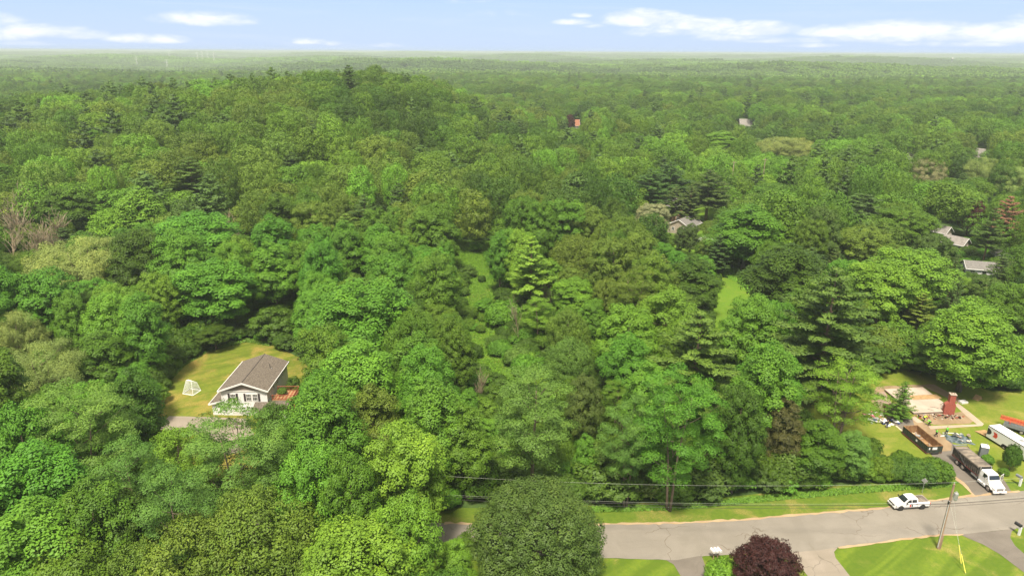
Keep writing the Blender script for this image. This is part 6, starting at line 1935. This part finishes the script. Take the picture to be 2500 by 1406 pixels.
def person(px, py, rz, label, top, bottom, bend=0.0, reach=(.15, .15), stride=.12, cap=None, H=1.76):
    p = P(px, py)
    o = empty('person', (p.x, p.y, .05), R(rz), label, 'person')
    # x = forward.  bend leans the trunk forward from the hips
    def tr(x, z):       # rotate a trunk point about the hip
        zz = z - .92
        return (x * math.cos(bend) + zz * math.sin(bend), .92 + zz * math.cos(bend) - x * math.sin(bend))
    J = {}
    def T_(k, x, y, z, r): a, b = tr(x, z); J[k] = ((a, y, b), r)
    J['pelvis'] = ((0, 0, .95), (.15, .11)); T_('waist', 0, 0, 1.12, (.135, .10)); T_('chest', .01, 0, 1.33, (.165, .115)); T_('neckb', 0, 0, 1.47, (.09, .07)); T_('neck', .01, 0, 1.53, .055)
    T_('chin', .03, 0, 1.60, (.066, .075)); T_('face', .02, 0, 1.67, (.078, .092)); T_('brow', .005, 0, 1.73, (.074, .088)); T_('crown', 0, 0, 1.775, (.045, .055)); T_('nose', .115, 0, 1.655, .012)
    E = [('pelvis', 'waist'), ('waist', 'chest'), ('chest', 'neckb'), ('neckb', 'neck'), ('neck', 'chin'), ('chin', 'face'), ('face', 'brow'), ('brow', 'crown'), ('face', 'nose')]
    for s, nm in ((1, 'l'), (-1, 'r')):
        T_('ear' + nm, 0, s * .095, 1.67, .014); E.append(('face', 'ear' + nm))
        T_('sh' + nm, 0, s * .185, 1.43, .065)
        sx, sz = tr(0, 1.43); rc = reach[0 if s > 0 else 1]
        el = (sx + .10 + rc * .25, s * .27, sz - .26 + rc * .12); wr = (el[0] + .10 + rc * .5, s * .25, el[2] - .18 + rc * .25)
        J['el' + nm] = (el, .042); J['wr' + nm] = (wr, .028)
        dx = .05 + rc * .04
        pm = (wr[0] + dx, s * .245, wr[2] - .06); J['pm' + nm] = (pm, (.036, .018))
        E += [('chest', 'sh' + nm), ('sh' + nm, 'el' + nm), ('el' + nm, 'wr' + nm), ('wr' + nm, 'pm' + nm)]
        for f, (oy, ln) in enumerate(((-.03, .062), (-.011, .074), (.009, .068), (.028, .052))):
            a = (pm[0] + .025, pm[1] + oy, pm[2] - .035); b = (a[0] + .012, a[1], a[2] - ln * .55); c_ = (b[0] - .012, b[1], b[2] - ln * .45)
            J[f'fa{f}{nm}'] = (a, .010); J[f'fb{f}{nm}'] = (b, .009); J[f'fc{f}{nm}'] = (c_, .008)
            E += [('pm' + nm, f'fa{f}{nm}'), (f'fa{f}{nm}', f'fb{f}{nm}'), (f'fb{f}{nm}', f'fc{f}{nm}')]
        J['ta' + nm] = ((pm[0] + .015, pm[1] - s * .045, pm[2] + .0), .011); J['tb' + nm] = ((pm[0] + .04, pm[1] - s * .055, pm[2] - .035), .009)
        E += [('pm' + nm, 'ta' + nm), ('ta' + nm, 'tb' + nm)]
        q = s * stride; kb = .10 + bend * .12
        J['hip' + nm] = ((0, s * .10, .90), .095); J['kn' + nm] = ((q * .6 + kb, s * .11, .50), .062); J['an' + nm] = ((q - .02, s * .115, .10), .042); J['toe' + nm] = ((q + .17, s * .125, .045), (.042, .035)); J['heel' + nm] = ((q - .07, s * .115, .045), .035)
        E += [('pelvis', 'hip' + nm), ('hip' + nm, 'kn' + nm), ('kn' + nm, 'an' + nm), ('an' + nm, 'toe' + nm), ('an' + nm, 'heel' + nm)]
    skinned('body', J, E, o, SKIN)
    TJ = {k: (J[k][0], tuple(np.array(J[k][1]) * 1.13 + .012) if hasattr(J[k][1], '__len__') else J[k][1] * 1.15 + .012) for k in ('waist', 'pelvis', 'chest', 'neckb', 'shl', 'shr', 'ell', 'elr')}
    skinned('shirt', TJ, [('waist', 'pelvis'), ('waist', 'chest'), ('chest', 'neckb'), ('chest', 'shl'), ('chest', 'shr'), ('shl', 'ell'), ('shr', 'elr')], o, top)
    BJ = {k: (J[k][0], tuple(np.array(J[k][1]) * 1.12 + .012) if hasattr(J[k][1], '__len__') else J[k][1] * 1.15 + .014) for k in ('pelvis', 'hipl', 'hipr', 'knl', 'knr', 'anl', 'anr')}
    skinned('trousers', BJ, [('pelvis', 'hipl'), ('pelvis', 'hipr'), ('hipl', 'knl'), ('hipr', 'knr'), ('knl', 'anl'), ('knr', 'anr')], o, bottom)
    for s, nm in ((1, 'l'), (-1, 'r')):
        skinned('shoe', {'a': ((J['heel' + nm][0][0] - .02, J['heel' + nm][0][1], .045), .048), 'b': ((J['toe' + nm][0][0] + .02, J['toe' + nm][0][1], .045), .046)}, [('a', 'b')], o, BLACKC)
    hx, hz_ = tr(-.012, 1.745)
    o.scale = (.88, .88, .88)
    skinned('hair' if cap is None else 'cap', {'a': ((hx - .03, 0, hz_ - .02), (.088, .088)), 'b': ((hx + .01, 0, hz_ + .035), (.075, .08))}, [('a', 'b')], o, cap or HAIR)
    return o


def yaw_to(px0, py0, px1, py1):
    a, b = P(px0, py0), P(px1, py1)
    return math.degrees(math.atan2(b.y - a.y, b.x - a.x))


person(2254, 1030, 10, 'person in a yellow vest stooping over the rubble bed by the slab', YELV, BLACKC, bend=.75, reach=(.4, .3))
person(2269, 1040, 165, 'person in a lime shirt bending at the start of the concrete walk', LIME, BLACKC, bend=.9, reach=(.35, .5), stride=.2)
person(2285, 1067, 150, 'person in a lime shirt and dark shorts walking beside the dumpster', LIME, BLACKC, bend=.1, reach=(.5, .1), stride=.22)
person(2310, 1061, 100, 'person in a lime shirt and blue trousers seen from behind near the tarp', LIME, DENIM, bend=.06, reach=(.1, .2), stride=.08)
person(2165, 1045, 95, 'person in black standing by the scraps at the head of the driveway', BLACKC, DENIM, bend=.05, reach=(.2, .1), stride=.06)


# ------------------------------------------------------------------ street furniture
def wire(name, pts, r, m, label, sag, cat='wire', group=None, n=26):
    """hung between successive points; sag in metres for each span"""
    out = []
    for (a, b), s in zip(zip(pts[:-1], pts[1:]), sag):
        a = Vector(a); b = Vector(b)
        for k in range(n):
            t = k / n; q = a.lerp(b, t); q.z -= 4 * s * t * (1 - t); out.append(q)
    out.append(Vector(pts[-1]))
    mb = MB(); mb.tube(out, r, m, 5)
    return tag(mb.build(name, None), label, cat, group)


PB = P(2290, 1338)
POLE_H = 9.7
def utility_pole(x, y, label, full=True):
    o = empty('utility_pole', (x, y, 0), 0, label, 'utility pole')
    m = MB(); m.tube([(0, 0, -.3), (0, 0, 1.5), (0, 0, POLE_H)], [.19, .18, .125], POLEW, 12); m.build('pole', o)
    if full:
        m = MB(); m.tube([(-.17, -.12, .3), (-.13, -.12, POLE_H - 2.4)], .055, CONDUIT, 8); m.build('conduit', o)
        m = MB(); m.tube([(.19, -.08, .0), (.19, -.08, 2.1)], .10, POLEW, 6); m.build('guard_board', o)
        m = MB(); m.tube([(.48, -.10, POLE_H - 2.25), (.48, -.10, POLE_H - 2.15), (.48, -.10, POLE_H - 1.35), (.48, -.10, POLE_H - 1.25), (.48, -.10, POLE_H - 1.2)], [.22, .27, .27, .24, .12], GREYM, 18)
        m.tube([(.40, -.1, POLE_H - 1.2), (.40, -.1, POLE_H - .98)], [.05, .03], CONDUIT, 8); m.tube([(.56, -.1, POLE_H - 1.2), (.56, -.1, POLE_H - 1.02)], [.05, .03], CONDUIT, 8)
        for z in (-2.0, -1.5): m.box((.22, -.05, POLE_H + z), (.34, .08, .06), GREYM)
        m.build('transformer', o)
        m = MB(); m.box((-.2, -.1, POLE_H - 2.65), (.16, .16, .4), BLACKP); m.tube([(-.3, -.1, POLE_H - 2.9), (-.1, -.12, POLE_H - 2.45), (.2, -.1, POLE_H - 2.35)], .03, WIRE_D, 5); m.build('splice_box', o)
    m = MB(); m.tube([(0, 0, POLE_H), (0, 0, POLE_H + .25)], [.03, .05], CONDUIT, 8); m.build('insulator', o)
    return o


utility_pole(PB.x, PB.y, 'leaning looking wooden utility pole with grey can transformer on the near lawn')
LP = Vector((PB.x - 74, PB.y + 2.0, 0)); RP = Vector((PB.x + 46, PB.y + 7, 0))
utility_pole(LP.x, LP.y, 'wooden utility pole hidden among the light maples at the left end of the wires', False)
def span(z, sl, sr, dx=0, dy=0):
    return [(LP.x + dx, LP.y + dy, z), (PB.x + dx, PB.y + dy, z), (RP.x + dx, RP.y + dy, z)], (sl, sr)
for nm, z, sl, sr, dy, r_, m_, lb in (
        ('power_line', POLE_H + .25, 1.25, .5, 0, .008, WIRE_L, 'pale single power line along the verge, highest of the wires'),
        ('power_line', POLE_H - 2.55, 1.00, .4, -.14, .007, WIRE_L, 'pale cable crossing above the road just over the black pair'),
        ('telephone_cable', POLE_H - 2.78, 1.02, .42, -.14, .030, WIRE_D, 'thick black cable crossing above the road, upper of the black pair'),
        ('telephone_cable', POLE_H - 3.15, 1.08, .45, -.14, .020, WIRE_D, 'thin black cable crossing above the road, lowest of the wires')):
    pts_, sg = span(z, sl, sr, 0, dy)
    wire(nm, pts_, r_, m_, lb, sg, 'wire', 'overhead wires along the road')
for k, (a, b, zt) in enumerate((((2347, 1378), (2333, 1331), POLE_H - 1.0), ((2358, 1401), (2344, 1353), POLE_H - 2.6))):
    g0 = P(*a)
    top = Vector((PB.x, PB.y, zt)); v = (top - g0)
    o = empty('guy_wire', (g0.x, g0.y, 0), 0, ['upper slanting guy wire with yellow guard beside the utility pole', 'lower slanting guy wire with yellow guard at the bottom edge of the lawn'][k], 'guy wire')
    m = MB(); m.tube([(0, 0, 0), tuple(v)], .012, WIRE_L, 4); m.build('cable', o)
    m = MB(); m.tube([tuple(v * .02), tuple(v * .27)], .05, YELLOW, 8); m.build('guard', o)


def mailbox(root, x, y, z, rz, col, s=1.0):
    m = MB(); m.M = Matrix.Translation((x, y, z)) @ Matrix.Rotation(R(rz), 4, 'Z')
    pr = [(-.12, 0), (.12, 0), (.12, .14)] + [(.12 * math.cos(PI * k / 8), .14 + .12 * math.sin(PI * k / 8)) for k in range(1, 8)] + [(-.12, .14)]
    m.prism([(a * s, b * s) for a, b in pr], -.28 * s, .28 * s, col, 'y')
    b = m.build('box', root)
    m = MB(); m.M = Matrix.Translation((x, y, z)) @ Matrix.Rotation(R(rz), 4, 'Z'); m.box((.135 * s, 0, .2 * s), (.02, .04, .2), RED); m.build('flag', b)
p = P(1746, 1364)
o = empty('mailbox_stand', (p.x, p.y, 0), R(8), 'three white mailboxes on two dark posts at the near road edge', 'mailbox')
for x in (-.28, .28):
    m = MB(); m.box((x, 0, .55), (.1, .1, 1.1), POLEW); m.build('post', o)
m = MB(); m.box((0, 0, 1.13), (1.15, .3, .06), POLEW); m.build('shelf', o)
for x, c_ in ((-.42, WHITE_TRIM), (.02, WHITE_TRIM), (.44, WHITE_TRIM)): mailbox(o, x, .05, 1.165, 12, c_, 1.35)
for (a, b, cb_, cp, lb) in ((1905, 1352, BLACKP, POLEW, 'dark mailbox behind the purple leaved tree'), (2487, 1306, BLACKP, WHITE_TRIM, 'dark mailbox on a white post at the right end of the near lawn'), (2489, 1186, GREYP, WHITE_TRIM, 'grey mailbox on a thick white post across the road from the near lawn')):
    p = P(a, b); o = empty('mailbox_stand', (p.x, p.y, 0), R(20), lb, 'mailbox')
    m = MB(); t_ = .12 if cp is POLEW else .24
    m.box((0, 0, .6), (t_, t_, 1.3), cp); m.tube([(0, 0, .9), (0, .5, .95)], .05, cp, 4); m.build('post', o)
    mailbox(o, 0, .38, 1.1 if cp is POLEW else 1.28, 0, cb_, 1.5)

p = P(2250.7, 1203.5)
o = empty('road_sign', (p.x, p.y, 0), R(62), 'grey back of a diamond road sign on a thin post in front of the hedge', 'road sign')
m = MB(); m.tube([(0, 0, 0), (0, 0, 2.4)], .035, GREYM, 6); m.build('post', o)
m = MB(); m.box((.05, 0, 2.1), (.02, .62, .62), GREYM, rot=None); m.v = [(x, (y) * .707 - (z - 2.1) * .707, 2.1 + (y) * .707 + (z - 2.1) * .707) for x, y, z in m.v]; m.build('plate', o)

for k, (a, b) in enumerate(((1855, 470), (1780, 478))):
    p = P(a, b + 28); d_ = Vector((0, 0, 0))
    o = empty('distant_pole', (p.x, p.y, p.z), 0, ['pale utility pole rising from the woods on the right, taller of two', 'short pale utility pole beside the brownish pine'][k], 'utility pole')
    m = MB(); m.tube([(0, 0, 0), (0, 0, 19)], [.2, .15], BARK_PALE, 6); m.build('pole', o)
    m = MB(); m.box((0, 0, 18.4), (2.2, .14, .14), BARK_PALE); m.build('crossarm', o)


def pylon(px, base_y, h, label):
    p = P(px, base_y)
    o = empty('power_pylon', (p.x, p.y, p.z), R(25), label, 'pylon', 'pylons on the far power line')
    m = MB(); b = h * .10
    for sx in (-1, 1):
        for sy in (-1, 1): m.tube([(sx * b, sy * b, 0), (sx * b * .2, sy * b * .2, h * .7), (sx * .3, sy * .3, h)], .34, WHITE_TRIM, 4)
    for k in range(6):
        z = h * k / 8; w = b * (1 - .8 * min(z / (h * .7), 1)); z2 = h * (k + 1) / 8; w2 = b * (1 - .8 * min(z2 / (h * .7), 1))
        m.tube([(-w, -w, z), (w2, -w2, z2)], .2, WHITE_TRIM, 3); m.tube([(w, -w, z), (-w2, -w2, z2)], .2, WHITE_TRIM, 3)
    m.build('mast', o)
    for z in (.72, .84, .96):
        m = MB(); m.tube([(-h * .16, 0, h * z), (h * .16, 0, h * z)], .35, WHITE_TRIM, 4); m.build('crossarm', o)
for k, (x_, y_, h_) in enumerate(((336, 166, 50), (408, 162, 52), (417, 159, 52), (485, 161, 50), (497, 160, 54), (509, 158, 54), (524, 155, 56))):
    pylon(x_, y_, h_, ['lone white pylon furthest left on the horizon plain', 'white pylon in the left pair, nearer the lone one', 'white pylon in the left pair, further right', 'white pylon first in the right hand row of four', 'white pylon second in the right hand row of four',
                       'white pylon third in the right hand row of four', 'white pylon last in the right hand row of four'][k])
p = P(2322, 160)
o = empty('water_tower', (p.x, p.y, p.z), 0, 'small pale water tower far off at the upper right', 'water tower')
m = MB(); m.tube([(0, 0, 0), (0, 0, 30)], 2.2, GREYM, 10); m.build('stem', o)
m = MB(); m.tube([(0, 0, 28), (0, 0, 31), (0, 0, 36), (0, 0, 39), (0, 0, 40)], [2.2, 6, 7.5, 5, 1], GREYM, 16); m.build('tank', o)


# ------------------------------------------------------------------ rough grass
def grass_tufts(name, poly, n, hmin, hmax, tint, label, seed):
    g = np.random.default_rng(seed); A = np.array([(p.x, p.y) for p in poly])
    lo, hi = A.min(0), A.max(0); pts_ = []
    q = g.uniform(lo, hi, (n * 4, 2)); q = q[inpoly(q[:, 0], q[:, 1], A)][:n]
    k = len(q); z = hz(q[:, 0], q[:, 1])
    hh = g.uniform(hmin, hmax, k) * (.6 + .5 * np.abs(np.sin(q[:, 0] * .35) * np.cos(q[:, 1] * .23)))
    pos = np.stack([q[:, 0], q[:, 1], z + hh * .45], 1)
    nr = unit(g.normal(0, .3, (k, 3)) + np.array([0, -.2, .9]))
    ax = unit(g.normal(0, .45, (k, 3)) + np.array([0, 0, .8]))
    me = leaves_mesh(name, pos, nr, .42, g, aspect=.42, tilt=.8, soft=.85, axis=ax)
    o = link(name, me); o['tint'] = list(tint); tag(o, label, 'grass', None, 'stuff')
grass_tufts('tall_grass', pts_px(STRIP_PX), 42000, .15, .6, (.085, .175, .012), 'tall rough grass filling the meadow strip', 5)
grass_tufts('meadow_weeds', pts_px([(1760, 655), (1860, 655), (1850, 690), (1830, 720), (1800, 690), (1765, 675)]), 3000, .2, .7, (.12, .27, .025), 'rough weeds at the top of the mown meadow', 6)
grass_tufts('verge_weeds', pts_px([(1445, 1236), (1660, 1231), (1850, 1212), (2100, 1188), (2340, 1178), (2330, 1188), (2100, 1204), (1850, 1226), (1660, 1245), (1445, 1251)]), 9000, .15, .5, (.10, .20, .022), 'weeds and long grass at the foot of the verge thicket', 7)
grass_tufts('yard_edge_grass', pts_px([(372, 990), (400, 930), (440, 885), (500, 850), (600, 826), (665, 838), (660, 846), (600, 836), (510, 858), (450, 895), (412, 935), (384, 992)]), 5000, .15, .6, (.10, .19, .022), 'long grass along the curved edge of the dry yard', 8)
